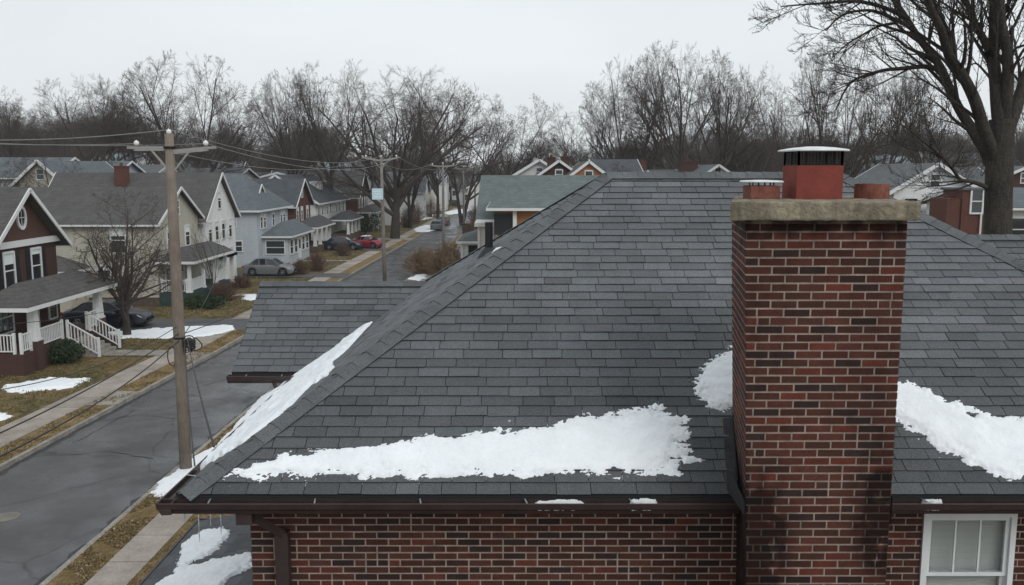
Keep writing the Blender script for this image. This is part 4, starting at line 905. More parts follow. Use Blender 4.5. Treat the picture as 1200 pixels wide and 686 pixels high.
# house 1: red brick with gable, left edge
hx = -23.7
H = thing('brick_house', 'red brick house with black shutters and an oval attic window at the left edge', 'house', (-28, 42, 0))
w, ro = gable_house(H, -34, hx, 39.8, 46.0, 5.55, 8.05, 'x', 'brickred', 'rbrown', oh=.55, gablem='brownred')
m = MB(); m.box((hx+.002, 39.4, 5.38), (hx+.16, 46.3, 5.68)); m.box((-33, 46.002, 2.8), (hx-.1, 46.06, 5.5)); m.build('cornice', M['trim'], H)
for yy in (41.55, 43.95): window(H, 'E', yy, .82, 1.6, hx, shut=True, up=4.32)
m = MB(); n = 24; cz = 6.75; cy = 42.9
for k in range(n):
    a, b = 2*math.pi*k/n, 2*math.pi*(k+1)/n
    for (r1, r2, x) in ((.38, .52, hx+.08),):
        P = lambda rr, t, x: (x, cy+rr*.8*math.cos(t), cz+rr*1.15*math.sin(t)); m.face([P(r1,a,x), P(r2,a,x), P(r2,b,x), P(r1,b,x)]); m.face([P(r2,a,x), P(r2,a,hx), P(r2,b,hx), P(r2,b,x)]); m.face([P(r1,a,hx), P(r1,a,x), P(r1,b,x), P(r1,b,hx)])
m.box((hx+.03, cy-.31, cz-.015), (hx+.05, cy+.31, cz+.015)); m.box((hx+.03, cy-.015, cz-.43), (hx+.05, cy+.015, cz+.43)); wo = m.build('oval_window', M['trim'], H)
m = MB(); m.face([(hx+.02, cy+.31*math.cos(2*math.pi*k/n), cz+.44*math.sin(2*math.pi*k/n)) for k in range(n)]); m.build('pane', M['pane'], wo)
px0 = -21.35
hip_roof(H, hx-.1, px0+.25, 38.2, 47.0, 3.05, 3.95, 'rbrown', inset=1.6, name='porch_roof')
m = MB(); m.box((hx+.002, 38.4, -.2), (px0-.2, 46.6, .95)); m.build('porch_floor', M['brickred'], H)
cx = px0-.32
for yy in (39.6, 45.9): column(H, cx, yy, .95, 2.88, .42, .30, pier=1.35)
column(H, cx, 36.9+1.75, .95, 2.88, .42, .30, pier=1.35) if False else None
railing(H, (cx, 38.5, .95), (cx, 39.3, .95)); railing(H, (cx, 39.9, .95), (cx, 42.1, .95)); railing(H, (cx, 44.6, .95), (cx, 45.65, .95)); railing(H, (cx-.3, 38.5, .95), (hx+.1, 38.5, .95))
steps(H, px0-.2, px0+1.25, 42.3, 44.3, .95, 5, 'kerb')
for yy in (42.2, 44.45): railing(H, (px0-.1, yy, .92), (px0+1.35, yy, .05), n=9)
door(H, 43.3, hx, .95); window(H, 'E', 40.9, 1.2, 1.4, hx, up=2.2, mun=True); window(H, 'E', 45.2, .7, 1.4, hx, up=2.2)
# house 2 cream
H = thing('cream_house', 'cream sided house with a long dark roof behind the bare front yard tree', 'house', (-30, 63, 0))
w, ro = gable_house(H, -38, hx, 59.0, 67.0, 5.6, 7.75, 'x', 'cream', 'rbrown', oh=.4)
m = MB(); m.box((-38.1, 58.96, -.5), (hx+.03, 58.998, .55)); m.box((hx+.002, 59, -.5), (hx+.04, 67, .6)); m.build('foundation', M['found'], H)
window(H, 'S', -26.2, .9, 1.6, 59.0, up=4.4, glass='pane'); window(H, 'S', -27.3, .85, 1.45, 59.0, up=1.9); window(H, 'S', -31, .85, 1.3, 59.0, up=1.8); window(H, 'S', -33, .8, 1.3, 59.0, up=1.8)
window(H, 'E', 61.3, .8, 1.35, hx, up=4.3); window(H, 'E', 64.7, .8, 1.35, hx, up=4.3); window(H, 'E', 63, .6, .9, hx, up=6.4, mun=False)
m = MB(); m.box((-31.5, 56.6, -.3), (-28.4, 58.95, 2.5)); m.build('side_wing', M['cream'], H); hip_roof(H, -31.9, -28.1, 56.2, 59.3, 2.6, 3.5, 'rbrown', name='side_roof'); window(H, 'S', -29.3, .8, .9, 56.6, up=1.5); window(H, 'S', -30.5, .8, .9, 56.6, up=1.5)
hip_roof(H, hx-.1, -21.1, 58.7, 67.2, 3.0, 3.85, 'rbrown', inset=1.3, name='porch_roof')
m = MB(); m.box((hx+.05, 59.0, -.2), (-21.5, 67, .85)); m.build('porch_floor', M['greenbase'], H)
for yy in (59.25, 61.9, 64.4, 66.8): column(H, -21.68, yy, .85, 2.84, .24, .2)
railing(H, (hx+.2, 59.1, .85), (-21.85, 59.1, .85)); railing(H, (-21.65, 59.45, .85), (-21.65, 61.75, .85)); railing(H, (-21.65, 64.6, .85), (-21.65, 66.6, .85)); steps(H, -21.49, -20.3, 62.1, 64.2, .85, 4, 'greenbase'); door(H, 63.2, hx, .85); window(H, 'E', 60.9, 1.2, 1.3, hx, up=2.05)
# house 3 white
H = thing('white_house', 'white sided two storey house with a steep gable beside the cream house', 'house', (-30, 72, 0))
w, ro = gable_house(H, -36.3, hx, 68.2, 76.0, 5.35, 8.75, 'x', 'white', 'rbrown', oh=.4); chimney(ro, at(149.5, 210, 72).x, 71, 7.6, 9.25, .95, .6)
for yy in (69.6, 71.2, 72.8, 74.6): window(H, 'E', yy, .75, 1.4, hx, up=4.2)
window(H, 'E', 72.1, .7, 1.2, hx, up=6.6); 
for yy in (74.6, 72): window(H, 'E', yy, .7, 1.3, hx, up=1.9)
door(H, 69.9, hx, .5)
for yy in (68.5, 71.1): m = MB(); m.box((-22.7, yy-.1, -.3), (-22.4, yy+.1, 2.4)); m.build('porch_post', M['trim'], H); hip_roof(H, hx-.1, -22.2, 68.2, 71.4, 2.45, 3.1, 'rbrown', name='porch_roof', inset=.8)
# house 4 pale blue
H = thing('blue_house', 'pale blue grey house with a hip roof, small gable dormer and enclosed front porch', 'house', (-30, 88, 0))
m = MB(); m.box((-41, 82.5, -.5), (hx, 94, 5.35)); m.build('wall', M['bluegrey'], H)
ro = hip_roof(H, -41.5, hx+.5, 82.0, 94.5, 5.35, 8.7, 'rblue', inset=3.4)
m = MB(); m.mesh([(hx-1.2,86.5,5.9),(hx-1.2,90.1,5.9),(hx-1.2,88.3,7.5),(hx-4.6,88.3,7.5)], [(0,1,2)]); m.build('dormer_gable', M['white'], H)
m = MB(); A, B, C, Dd = V((hx-1.0,86.1,5.85)), V((hx-1.0,90.5,5.85)), V((hx-1.0,88.3,7.62)), V((hx-4.6,88.3,7.62))
m.face([A, C, Dd, (hx-3.4,86.1,5.85)]); m.face([C, B, (hx-3.4,90.5,5.85), Dd]); m.build('dormer_roof', M['rblue'], ro)
m = MB(); m.bar(A, C, .08, .16); m.bar(B, C, .08, .16); m.build('dormer_trim', M['trim'], H)
for yy in (84.0, 85.1, 88.2, 91.3, 92.4): window(H, 'E', yy, .7, 1.3, hx, up=4.25)
for xx, zz in ((-25.5, 2.0), (-27.5, 4.2), (-26, 4.3)): window(H, 'S', xx, .7, .9, 82.5, up=zz, mun=False)
m = MB(); m.box((hx+.002, 84.2, -.3), (-21.3, 93.0, 2.75)); m.build('porch_wall', M['bluegrey'], H); hip_roof(H, hx-.1, -20.8, 83.8, 93.5, 2.85, 4.1, 'rblue', inset=2, name='porch_roof')
window(H, 'S', -22.5, 1.7, 1.2, 84.2, up=1.75, mun=False)
for yy in (85.5, 87.2, 90.3, 92): window(H, 'E', yy, 1.1, 1.3, -21.3, up=1.7, mun=False)
door(H, 88.8, -21.3, .3)
# house 5 dark brick
H = thing('brick_house', 'dark red brick house with a steep white trimmed gable beyond the pale blue house', 'house', (-30, 100, 0))
w, ro = gable_house(H, -42, hx, 96.6, 104.6, 5.3, 8.0, 'x', 'brickdk', 'rnavy', oh=.45)
for yy in (98.3, 100.3, 103): window(H, 'E', yy, .8, 1.4, hx, up=4.2)
window(H, 'E', 100.6, .6, .9, hx, up=6.5, mun=False)
hip_roof(H, hx-.1, -20.9, 95.8, 105.2, 2.9, 3.9, 'rdark', inset=1.4, name='porch_roof'); m = MB(); m.box((hx+.002, 96.6, -.2), (-21.3, 104.6, .8)); m.build('porch_floor', M['found'], H)
for yy in (96.8, 99.3, 101.8, 104.4): column(H, -21.5, yy, .8, 2.72, .34, .26)
door(H, 101, hx, .8); window(H, 'E', 98.5, 1.2, 1.3, hx, up=2.0)
# house 6 white long
H = thing('white_house', 'long white house with a dark roof and small dormer beyond the dark brick gable house', 'house', (-30, 115, 0))
w, ro = gable_house(H, -33, hx, 107.5, 127, 5.3, 8.4, 'y', 'offwhite', 'rnavy', oh=.5)
m = MB(); m.box((-26.6, 117.2, 6.3), (-25.2, 118.8, 7.6)); d = m.build('dormer', M['offwhite'], ro); window(H, 'E', 118, .6, .7, -25.2, up=7.05, mun=False)
for yy in (109, 111.2, 114.2, 116.2, 120.2, 122, 125): window(H, 'E', yy, .8, 1.4, hx, up=4.2)
hip_roof(H, hx-.1, -20.6, 114.5, 123.5, 2.7, 3.7, 'rdark', inset=1.4, name='porch_roof'); m = MB(); m.box((hx+.002, 114.8, -.2), (-21.0, 123.2, .8)); m.build('porch_floor', M['found'], H)
for yy in (115, 117.7, 120.4, 123): column(H, -21.2, yy, .8, 2.5, .34, .3)
# house 7
H = thing('brown_house', 'brownish house with white gable trim just left of the pale blue pole sign', 'house', (-29, 137, 0))
w, ro = gable_house(H, -36, -22.8, 131.5, 141, 5.3, 8.9, 'x', 'brickdk', 'rbrown', oh=.5)
for yy in (133, 135.5, 138, 140): window(H, 'E', yy, .8, 1.4, -22.8, up=4.2)
hip_roof(H, -23, -20, 131, 141.5, 2.9, 3.9, 'rbrown', inset=1.4, name='porch_roof')
for yy in (131.8, 136, 141): column(H, -20.6, yy, .2, 2.7, .4, .34)
for k, (xa, xb, y0, y1, wm, rm, rz, lab) in enumerate(((-30, -19.5, 147, 156, 'offwhite', 'rgrey', 8.4, 'pale house partly hidden by the big street tree'), (-26, -16.5, 166, 176, 'white', 'rgrey', 8.6, 'white house just left of the third utility pole'), (-30, -17, 186, 196, 'tan', 'rdark', 8.6, 'tan house at the far end of the row left of the street'), (-14, -2, 232, 243, 'white', 'rdark', 9.4, 'white house facing the end of the street'), (-22, -12, 262, 272, 'offwhite', 'rgrey', 12.5, 'small white house on the rise beyond the end of the street'))):
    bz = gz_((xa+xb)/2, y0); H = thing('distant_house', lab, 'house', ((xa+xb)/2, (y0+y1)/2, bz)); ez = bz+5.2 if k < 3 else bz+4.2
    w, ro = gable_house(H, xa, xb, y0, y1, ez, max(ez+2.6, rz) if k < 3 else ez+2.8, 'x', wm, rm, oh=.5, base=bz)
    for yy in (y0+2, (y0+y1)/2, y1-2):
        for zz in (bz+1.8, bz+4.1): window(H, 'E', yy, .9, 1.3, xb, up=zz)
    for xx in (xa+2.2, (xa+xb)/2, xb-2): window(H, 'S', xx, .9, 1.3, y0, up=bz+2, mun=False)
# second row on the rise to the left
def rowhouse(u, y, w, d, axis, ez_v, rz_v, wm, rm, lab, chim=None, oh=.5):
    c = at(u, ez_v, y); ez = c.z; rz = at(u, rz_v, y+(d/2 if axis == 'x' else 0)).z; bz = gz_(c.x, y)
    H = thing('distant_house', lab, 'house', (c.x, y+d/2, bz)); x0, x1 = c.x-w/2, c.x+w/2
    ws, ro = gable_house(H, x0, x1, y, y+d, ez, rz, axis, wm, rm, oh=oh, base=bz)
    n = max(2, int(w/3.2))
    for k in range(n): window(H, 'S', lerp(x0+1.2, x1-1.2, k/(n-1)), .9, 1.3, y, up=ez-1.3, mun=False)
    if axis == 'y': window(H, 'S', (x0+x1)/2, .6, .8, y, up=lerp(ez, rz, .35), mun=False)
    if chim: cu, cv0, cv1 = chim; p = at(cu, cv0, y+d*.5); chimney(ro, p.x, p.y, at(cu, cv1, y+d*.5).z-1.2, p.z-.35, .95, .7)
    return H
rowhouse(48, 78, 3.9, 12, 'y', 213, 189, 'cream', 'rblue', 'cream gabled house with a blue grey roof on the rise at far left')
rowhouse(86, 92, 7.5, 9, 'x', 208, 190, 'bluegrey', 'rblue', 'blue roofed house with brick chimney behind the cream gable, far left', chim=(66, 180, 192))
rowhouse(4, 82, 8.0, 9, 'x', 207, 186, 'bluegrey', 'rblue', 'pale blue grey house cut by the left edge of the picture')
rowhouse(135, 104, 8.5, 8, 'x', 206, 194, 'white', 'rgrey', 'grey roofed house peeking over the white house chimney')
rowhouse(226, 108, 10, 9, 'x', 209, 198, 'offwhite', 'rblue', 'blue grey roofed house behind the nearest utility pole')
rowhouse(326, 122, 9, 8, 'y', 213, 203, 'white', 'rnavy', 'navy roofed house with a small white gable behind the dark brick house')
rowhouse(300, 132, 9, 9, 'x', 212, 203, 'tan', 'rbrown', 'brown roofed house behind the pale blue house')
rowhouse(372, 140, 14, 9, 'x', 212, 204, 'offwhite', 'rdark', 'dark roofed house behind the long white house')
rowhouse(405, 160, 10, 9, 'x', 212, 205, 'offwhite', 'rnavy', 'dark roofed house left of the big street tree')
# right side of the street: green grey roof
H = thing('green_roof_house', 'orange brick house under a broad green grey roof right of the street', 'house', (2, 62, 0))
y0 = 56
xa, xb = at(570, 245, y0).x, at(664, 245, y0).x+3; ez = at(600, 244, y0).z; rzz = at(600, 207, y0+5).z
m = MB(); m.box((xa+.7, y0+.7, -.5), (xb, y0+13, ez)); m.build('wall', M['orangeb'], H); hip_roof(H, xa, xb+3, y0, y0+12, ez, rzz, 'rgreen', inset=5.5)
m = MB(); q0, q1 = at(579, 266, y0+.68), at(601, 250, y0+.68); m.box((q0.x, y0+.62, q0.z-.5), (q1.x, y0+.698, q1.z)); m.build('window', M['pane'], H)
m = MB(); m.box((q1.x, y0+.4, -.5), (q1.x+.25, y0+.69, ez-.2)); m.build('post', M['trim'], H)
yb = 66; xc0, xc1 = at(557, 262, yb).x, at(640, 207, yb).x+6
m = MB(); za = at(557, 264, yb).z; zt = at(600, 205.5, yb+4.5).z
m.mesh([(xc0, yb-1.5, za), (xc1, yb-1.5, za), (xc1, yb+4.5, zt), (xc0+.3, yb+4.5, zt), (xc1, yb+10, za), (xc0, yb+10, za), (xc0, yb-1.5, za-.2), (xc0, yb+10, za-.2), (xc1, yb-1.5, za-.2), (xc1, yb+10, za-.2)], [(0,1,2,3), (3,2,4,5), (0,3,5,7,6), (6,8,1,0), (5,4,9,7), (1,8,9,4,2)]); m.build('rear_roof', M['rgreen'], H)
m = MB(); m.box((xc0+.5, yb-.8, -.5), (xc1-.5, yb+9.3, za-.201)); m.build('rear_wall', M['offwhite'], H)
# small porch right of the street
H = thing('garage', 'small white garage with a low grey roof at the kerb right of the street', 'garage', (-3, 72, 0))
y0 = 70; p0 = at(535, 284, y0); p1_ = at(563, 284, y0); ezg = at(545, 283, y0).z; rt = at(545, 269, y0+4).z
m = MB(); m.box((p0.x+.5, y0+.5, -.3), (p1_.x+1.3, y0+7.5, ezg)); m.build('wall', M['white'], H)
hip_roof(H, p0.x, p1_.x+1.8, y0, y0+8, ezg, rt, 'rgrey', inset=2)
m = MB(); m.box((p0.x+.9, y0+.46, 0), (p1_.x+.6, y0+.498, ezg-.35)); m.build('garage_door', M['dark'], H)
m = MB(); m.box((p0.x+.3, y0+.3, -.2), (p0.x+.5, y0+.49, ezg)); m.build('post', M['trim'], H)
H = thing('white_annex', 'small flat white porch with white fascia under the green grey roof', 'porch', (-2, 60, 0))
q0, q1 = at(556, 266, 60), at(579, 263, 60); m = MB(); m.box((q0.x, 60, q0.z), (q1.x+1, 64, q1.z+.1)); m.build('roof', M['trim'], H); m = MB(); m.box((q0.x+.2, 60.3, -.3), (q1.x+.8, 63.5, q0.z-.002)); m.build('wall', M['offwhite'], H)
for k in (.25, 1.2): m = MB(); m.box((q0.x+k, 60.22, 0), (q0.x+k+.12, 60.298, q0.z)); m.build('post', M['trim'], H)
# more roofs beyond
rowhouse(632, 92, 6.0, 10, 'y', 209, 188, 'offwhite', 'rlight', 'pale blue roofed house between the green roof and the brick chimneys')
def brickpeak(u, y, w, rm, wm, ev, rv, lab, ch):
    H = rowhouse(u, y, w, 10, 'y', ev, rv, wm, rm, lab, oh=.3)
    ro = [c for c in H.children if c.name.startswith('roof')][0]
    for (cu, cv) in ch: p = at(cu, cv, y+3); chimney(ro, p.x, p.y, p.z-2.2, p.z, .8, .7, 'brickred')
brickpeak(655, 86, 5.6, 'rbrown', 'brickred', 213, 189, 'dark red brick gable with two chimneys behind the near roof hip', [(646, 186), (662, 185)])
brickpeak(690, 80, 5.0, 'rbrown', 'orangeb', 215, 190, 'orange brick gable beside the red brick gable, over the near ridge end', [])
rowhouse(724, 96, 4.4, 9, 'x', 202, 188, 'tan', 'rnavy', 'dark blue roof just beyond the near ridge')
H = rowhouse(760, 104, 7, 9, 'x', 210, 200, 'tan', 'rdark', 'house behind the near ridge with a lone brick chimney', chim=(752.5, 186, 205))
H = rowhouse(808, 100, 7, 9, 'x', 212, 201, 'tan', 'rdark', 'house behind the near ridge with a broad brick chimney'); p = at(807, 187, 104); m = MB(); m.box((p.x-1.0, p.y-.5, p.z-3), (p.x+1.0, p.y+.4, p.z-.35)); m.box((p.x-1.1, p.y-.6, p.z-.349), (p.x+1.1, p.y+.5, p.z-.2)); m.box((p.x-.5, p.y-.3, p.z-.199), (p.x+.3, p.y+.3, p.z+.1)); m.build('chimney', M['brickred'], H)
rowhouse(841, 96, 3.2, 9, 'y', 206, 194, 'bluegrey', 'rblue', 'small blue grey gable tip behind the near ridge')
# right background
H = rowhouse(1095, 62, 5.6, 9, 'y', 222, 193, 'white', 'rgrey', 'white gabled house seen right of the chimney')
rowhouse(1132, 66, 5.2, 9, 'x', 222, 198, 'white', 'rgrey', 'white house with grey roof just left of the big bare tree')
H = thing('brick_house', 'low dark red brick building left of the big bare tree', 'house', (26, 50, 0))
a, b = at(1108, 268, 48), at(1158, 223, 48); 
m = MB(); m.box((a.x, 48, -.5), (b.x-1.4, 50, at(1108, 233, 48).z)); m.build('wall', M['brickdk'], H); m = MB(); m.box((b.x-1.398, 47.9, -.5), (b.x+.6, 50.1, b.z)); m.build('wall', M['brickdk'], H); m = MB(); m.box((b.x-1.5, 47.8, b.z), (b.x+.7, 50.2, b.z+.12)); m.build('roof', M['rgrey'], H); window(H, 'S', at(1143, 240, 48).x, .55, 1.2, 47.9, up=at(1143, 236, 48).z, mun=False)
m = MB(); m.tube([(at(1150, 250, 47.8).x, 47.8, at(1150, 250, 48).z), (at(1149, 265, 47.8).x, 47.8, 0)], .05, 6, True); m.build('downspout', M['trim'], H)
rowhouse(1222, 52, 5.2, 9, 'x', 243, 222, 'white', 'rblue', 'white house with a blue grey roof at the right edge of the picture')
rowhouse(1200, 80, 7, 9, 'y', 216, 196, 'brickred', 'rgrey', 'red brick house far right behind the big bare tree')
# ------------------------------------------------------------------ trees
def grow_tree(seed, H=20, trunk_frac=.25, r0=.45, nb=(8, 6, 6, 6), spread=.62, up=.10, minr=.012, levels=4, ratio=(1.0, .62, .55, .52, .60), jit=.10, multi=1, tiplen=1.0, env=(.46, .45, .55)):
    r = random.Random(seed); tr = MB(); cr = MB()
    def rv(): return V((r.gauss(0, 1), r.gauss(0, 1), r.gauss(0, 1)))
    def branch(mb, p, d, L, ra, lvl, sides):
        nseg = (9, 7, 5, 3, 2)[min(lvl, 4)]; pts = [p.copy()]; rad = [ra]; dirs = []
        for i in range(nseg):
            d = (d+rv()*jit*(1.0 if lvl else .25)*.6+V((0, 0, up*(1.3 if lvl > 0 else .5)))).normalized(); dirs.append(d)
            p = p+d*(L/nseg); pts.append(p.copy()); t = (i+1)/nseg; rad.append(max(ra*(1-t*(.55 if lvl == 0 else .74)), minr*.5))
        mb.tube(pts, rad, sides)
        return pts, rad, dirs
    def rec(pts, rad, dirs, L, lvl):
        if lvl > levels: return
        n = nb[min(lvl-1, len(nb)-1)]; m = len(pts)-1
        for k in range(n):
            t = lerp(.28 if lvl > 1 else .42, 1.0, (k+r.random()*.8)/n); x = t*m; i = min(int(x), m-1); fr = x-i
            p = pts[i].lerp(pts[i+1], fr); d = dirs[i]; ra = lerp(rad[i], rad[i+1], fr)
            ax = d.orthogonal().normalized(); ax = Matrix.Rotation(r.random()*6.283+k*2.4, 3, d) @ ax
            ang = spread*r.uniform(.55, 1.3)*(1 if lvl < 2 else .9 if lvl < 4 else 1.1); nd = (d*math.cos(ang)+ax*math.sin(ang)).normalized()
            LL = L*ratio[min(lvl-1, len(ratio)-1)]*r.uniform(.82, 1.12)*(1.15-.45*t if lvl > 1 else 1)
            rr = max(ra*r.uniform(.50, .74)*(1.1 if lvl == 1 else 1), minr)
            for _ in range(7):
                e = p+nd*LL; ec = V((e.x/(env[0]*H), e.y/(env[0]*H), (e.z-env[2]*H)/((env[1] if e.z > env[2]*H else .62)*H)))
                if ec.length > r.uniform(.90, 1.0): LL *= .76
            if lvl == levels:
                q = p+nd*LL*tiplen*.5+rv()*.03; cr.cone3(p, q+(nd+V((0,0,.15))+rv()*.15).normalized()*LL*.5*tiplen, max(rr*.8, minr)); continue
            a, b, c = branch(cr, p, nd, LL, rr, lvl, (8, 6, 4, 3)[min(lvl, 3)])
            rec(a, b, c, LL, lvl+1)
    for s in range(multi):
        d = V((0, 0, 1)) if multi == 1 else V((math.cos(s*6.28/multi)*.25, math.sin(s*6.28/multi)*.25, 1)).normalized()
        L0 = H*(trunk_frac+.30); pts, rad, dirs = branch(tr, V((0, 0, -.3)), d, L0, r0, 0, 10)
        rec(pts, rad, dirs, H*.56, 1)
    # root flare
    return tr, cr
def tree_proto(seed, **k):
    tr, cr = grow_tree(seed, **k); top = max(v[2] for v in cr.v); wid = max(math.hypot(v[0], v[1]) for v in cr.v); return tr, cr, top, wid
def mk_tree(tc, loc, sc_, label, group=None, name='bare_tree', rz=0, mt=('bark', 'twig'), cat='tree'):
    tr, cr, top, wid = tc[:4]
    root = thing(name, label, cat, loc, group, rz); root.scale = sc_ if hasattr(sc_, '__len__') else (sc_,)*3
    if len(tc) == 4:
        a = tr.build('trunk', M[mt[0]], root, local=True, smooth=True); b = cr.build('crown', M[mt[1]], root, local=True); tc.extend([a.data, b.data])
    else:
        for nm, d in (('trunk', tc[4]), ('crown', tc[5])): o = bpy.data.objects.new(nm, d); COL.objects.link(o); o.parent = root
    return root
TP = [list(tree_proto(s, **k)) for s, k in (
    (1, dict(nb=(9,6,5,5,8), spread=.80, up=.02, levels=5, minr=.010, trunk_frac=.10)), (2, dict(nb=(9,6,6,5,8), spread=.88, up=.02, trunk_frac=.02, levels=5, minr=.010)), (3, dict(nb=(12,6,5,5,8), spread=.75, up=.015, trunk_frac=.12, levels=5, minr=.010)),
    (4, dict(nb=(8,6,6,5,8), spread=.80, up=.03, trunk_frac=.06, levels=5, minr=.010)), (5, dict(nb=(6,6,5,5,8), spread=.74, up=.02, multi=2, r0=.33, trunk_frac=.06, levels=5, minr=.010)))]
def place(u, vtop, y, width=None, k=0, rz=0, label='', group='tall bare trees along the skyline', mt=('barkd', 'twig'), zb=None):
    t = TP[k]; top = at(u, vtop, y); zb = gz_(top.x, y) if zb is None else zb; s = (top.z-zb)/t[2]
    sx = s if width is None else 1.22*(width/F*y/2)/t[3]
    return mk_tree(t, (top.x, y, zb), (sx, sx, s), label, group, rz=rz, mt=mt)
# recognisable skyline trees: u, v of top, distance, width px, proto
sky = [(6,98,120,90,0,'bare tree cut by the left edge of the skyline'), (52,112,125,90,1,'first low broad bare tree from the left on the skyline'), (98,84,115,125,2,'dense bare tree over the far left blue roofs'), (150,88,118,100,4,'bare tree between the dense left tree and the tall forked one'),
       (216,60,112,150,3,'tallest bare tree of the left skyline, above the nearest utility pole'), (268,104,128,90,1,'low bare tree right of the tall one above the nearest pole'), (338,76,122,90,2,'left one of two tall bare trees over the pale blue house'), (384,68,124,95,0,'right one of two tall bare trees over the pale blue house'),
       (540,88,150,110,4,'bare tree right behind the big street tree'), (596,108,160,110,1,'rounded bare tree above the end of the green grey roof'), (652,150,170,80,0,'low bare tree in the dip of the skyline'), (700,92,130,110,4,'bare tree at the left end of the middle group'), (742,62,125,110,3,'left one of the two tallest middle trees'),
       (800,44,120,130,2,'tallest bare tree of the middle group, above the near ridge'), (850,62,124,110,0,'bare tree at the right end of the middle group'), (884,84,130,80,4,'slender bare tree left of the chimney'), (928,66,100,100,1,'bare tree right above the left flue'), (985,36,84,105,3,'bare tree above the tall red flue'),
       (1040,52,90,90,0,'bare tree right of the tall red flue'), (1090,80,100,80,2,'bare tree behind the left limbs of the big tree'), (1230,60,95,120,1,'bare tree behind the big tree at the right edge')]
for i, (u, v, y, w, k, lab) in enumerate(sky): place(u, v, y, w, k, rz=i*1.9, label=lab)
# the big street tree
g0 = gnd(463, 280); t = list(tree_proto(24, nb=(14,7,5,5,7), spread=.85, up=.015, trunk_frac=.0, r0=.52, jit=.09, levels=5, minr=.011, env=(.5,.45,.55))); TP.append(t)
top = at(468, 68, g0.y); s = top.z/t[2]; mk_tree(t, (g0.x, g0.y, 0), (s*1.08, s*1.08, s), 'big bare street tree with a massive trunk on the verge left of the road', 'tall bare trees along the skyline', rz=.6, mt=('barkd', 'twig'))
g1_ = gnd(475, 266); place(478, 92, 140, 100, 4, rz=2, label='bare tree with a darker trunk just behind the big street tree', zb=0)
g2_ = gnd(500, 262); place(512, 140, 165, 70, 0, rz=1, label='smaller bare tree between the big street tree and the third pole', zb=0)
ry = random.Random(12)
for k, (x, y, h) in enumerate(((-38, 69, 9), (-41, 80, 11), (-34, 96, 9.5), (-46, 92, 12), (-37, 107, 10), (-40, 118, 12), (-33, 129, 10), (-36, 144, 13), (-27, 160, 11), (-30, 178, 13), (-10, 226, 12), (-18, 240, 13), (4, 84, 9), (10, 92, 10), (16, 80, 9), (22, 70, 10), (34, 70, 12), (30, 84, 13))):
    t_ = TP[k % 5]; mk_tree(t_, (x, y, gz_(x, y)), h/t_[2], 'mid sized bare yard tree standing between the rows of houses', 'yard trees between the houses', rz=k*1.3, mt=('barkd', 'twig'))
# woods on the rises behind
rw = random.Random(77); cnt = 0
for i in range(130):
    y = rw.uniform(135, 235); u = rw.uniform(-60, 1260); x = (u-600)/F*y
    if xl(y)-22 < x < xr(y)+6 and y < 215: 
        continue
    k = rw.randrange(5); zb = gz_(x, y); s = rw.uniform(10.0, 15.5)/TP[k][2]
    if 560 < u < 690: s *= .62
    if u < 330: s *= .80
    mk_tree(TP[k], (x, y, zb-.2), (s*rw.uniform(1.0, 1.35),)*2+(s,), 'bare brown tree in the thick wood behind the houses', 'woodland trees behind the houses', rz=rw.random()*6.28, mt=('barkd', 'twig')); cnt += 1
for i in range(100):
    y = rw.uniform(240, 330); u = rw.uniform(-80, 1280); x = (u-600)/F*y; k = rw.randrange(5); zb = gz_(x, y); s = rw.uniform(14, 21)/TP[k][2]
    if 520 < u < 690: s *= .7
    if u < 300: s *= .85
    mk_tree(TP[k], (x, y, zb-.2), (s*1.35, s*1.35, s), 'bare brown tree in the thick wood behind the houses', 'woodland trees behind the houses', rz=rw.random()*6.28, mt=('barkd', 'twig'))
# far woodland mass: low brush and trunks as one mass
m = MB()
for i in range(26000):
    y = rw.uniform(125, 420); u = rw.uniform(-120, 1320); x = (u-600)/F*y
    if xl(y)-26 < x < xr(y)+8 and y < 330: continue
    zb = gz_(x, y); h = rw.uniform(1.2, 5.5)*(1 if y < 230 else 2.2); p = V((x, y, zb-.2))
    m.cone3(p, p+V((rw.gauss(0, .35)*h, rw.gauss(0, .35)*h, h)), .035+.02*rw.random()+(y-125)*.0002)
tag(m.build('brushwood', M['twig'], None), kind='stuff')
m = MB()
for i in range(9000):
    y = rw.uniform(100, 200); u = rw.uniform(-80, 1280); x = (u-600)/F*y
    if xl(y)-28 < x < xr(y)+14: continue
    zb = gz_(x, y); h = rw.uniform(.8, 3.4); p = V((x, y, zb-.1)); m.cone3(p, p+V((rw.gauss(0, .4)*h, rw.gauss(0, .4)*h, h)), .03)
tag(m.build('brushwood', M['twigr'], None), kind='stuff')
# far houses glimpsed through the wood
fh = random.Random(9)
for i, (u, v, y) in enumerate(((118,188,160),(140,186,170),(205,196,165),(248,197,150),(372,196,180),(388,198,175),(430,196,190),(500,208,200),(505,196,225),(570,214,205),(1045,190,150),(1075,187,170),(1110,184,150),(1140,186,175),(1180,188,160))):
    p = at(u, v, y); zb = gz_(p.x, y); w = fh.uniform(5, 9); H = thing('distant_house', 'small pale far house glimpsed through the bare wood', 'house', (p.x, y, zb), 'pale houses far back in the wood')
    gable_house(H, p.x-w/2, p.x+w/2, y, y+8, max(p.z-1.2, zb+2.5), max(p.z+1, zb+5), fh.choice('xy'), fh.choice(('white', 'offwhite', 'paleblue')), fh.choice(('rlight', 'rgrey', 'rblue')), base=zb, oh=.3)
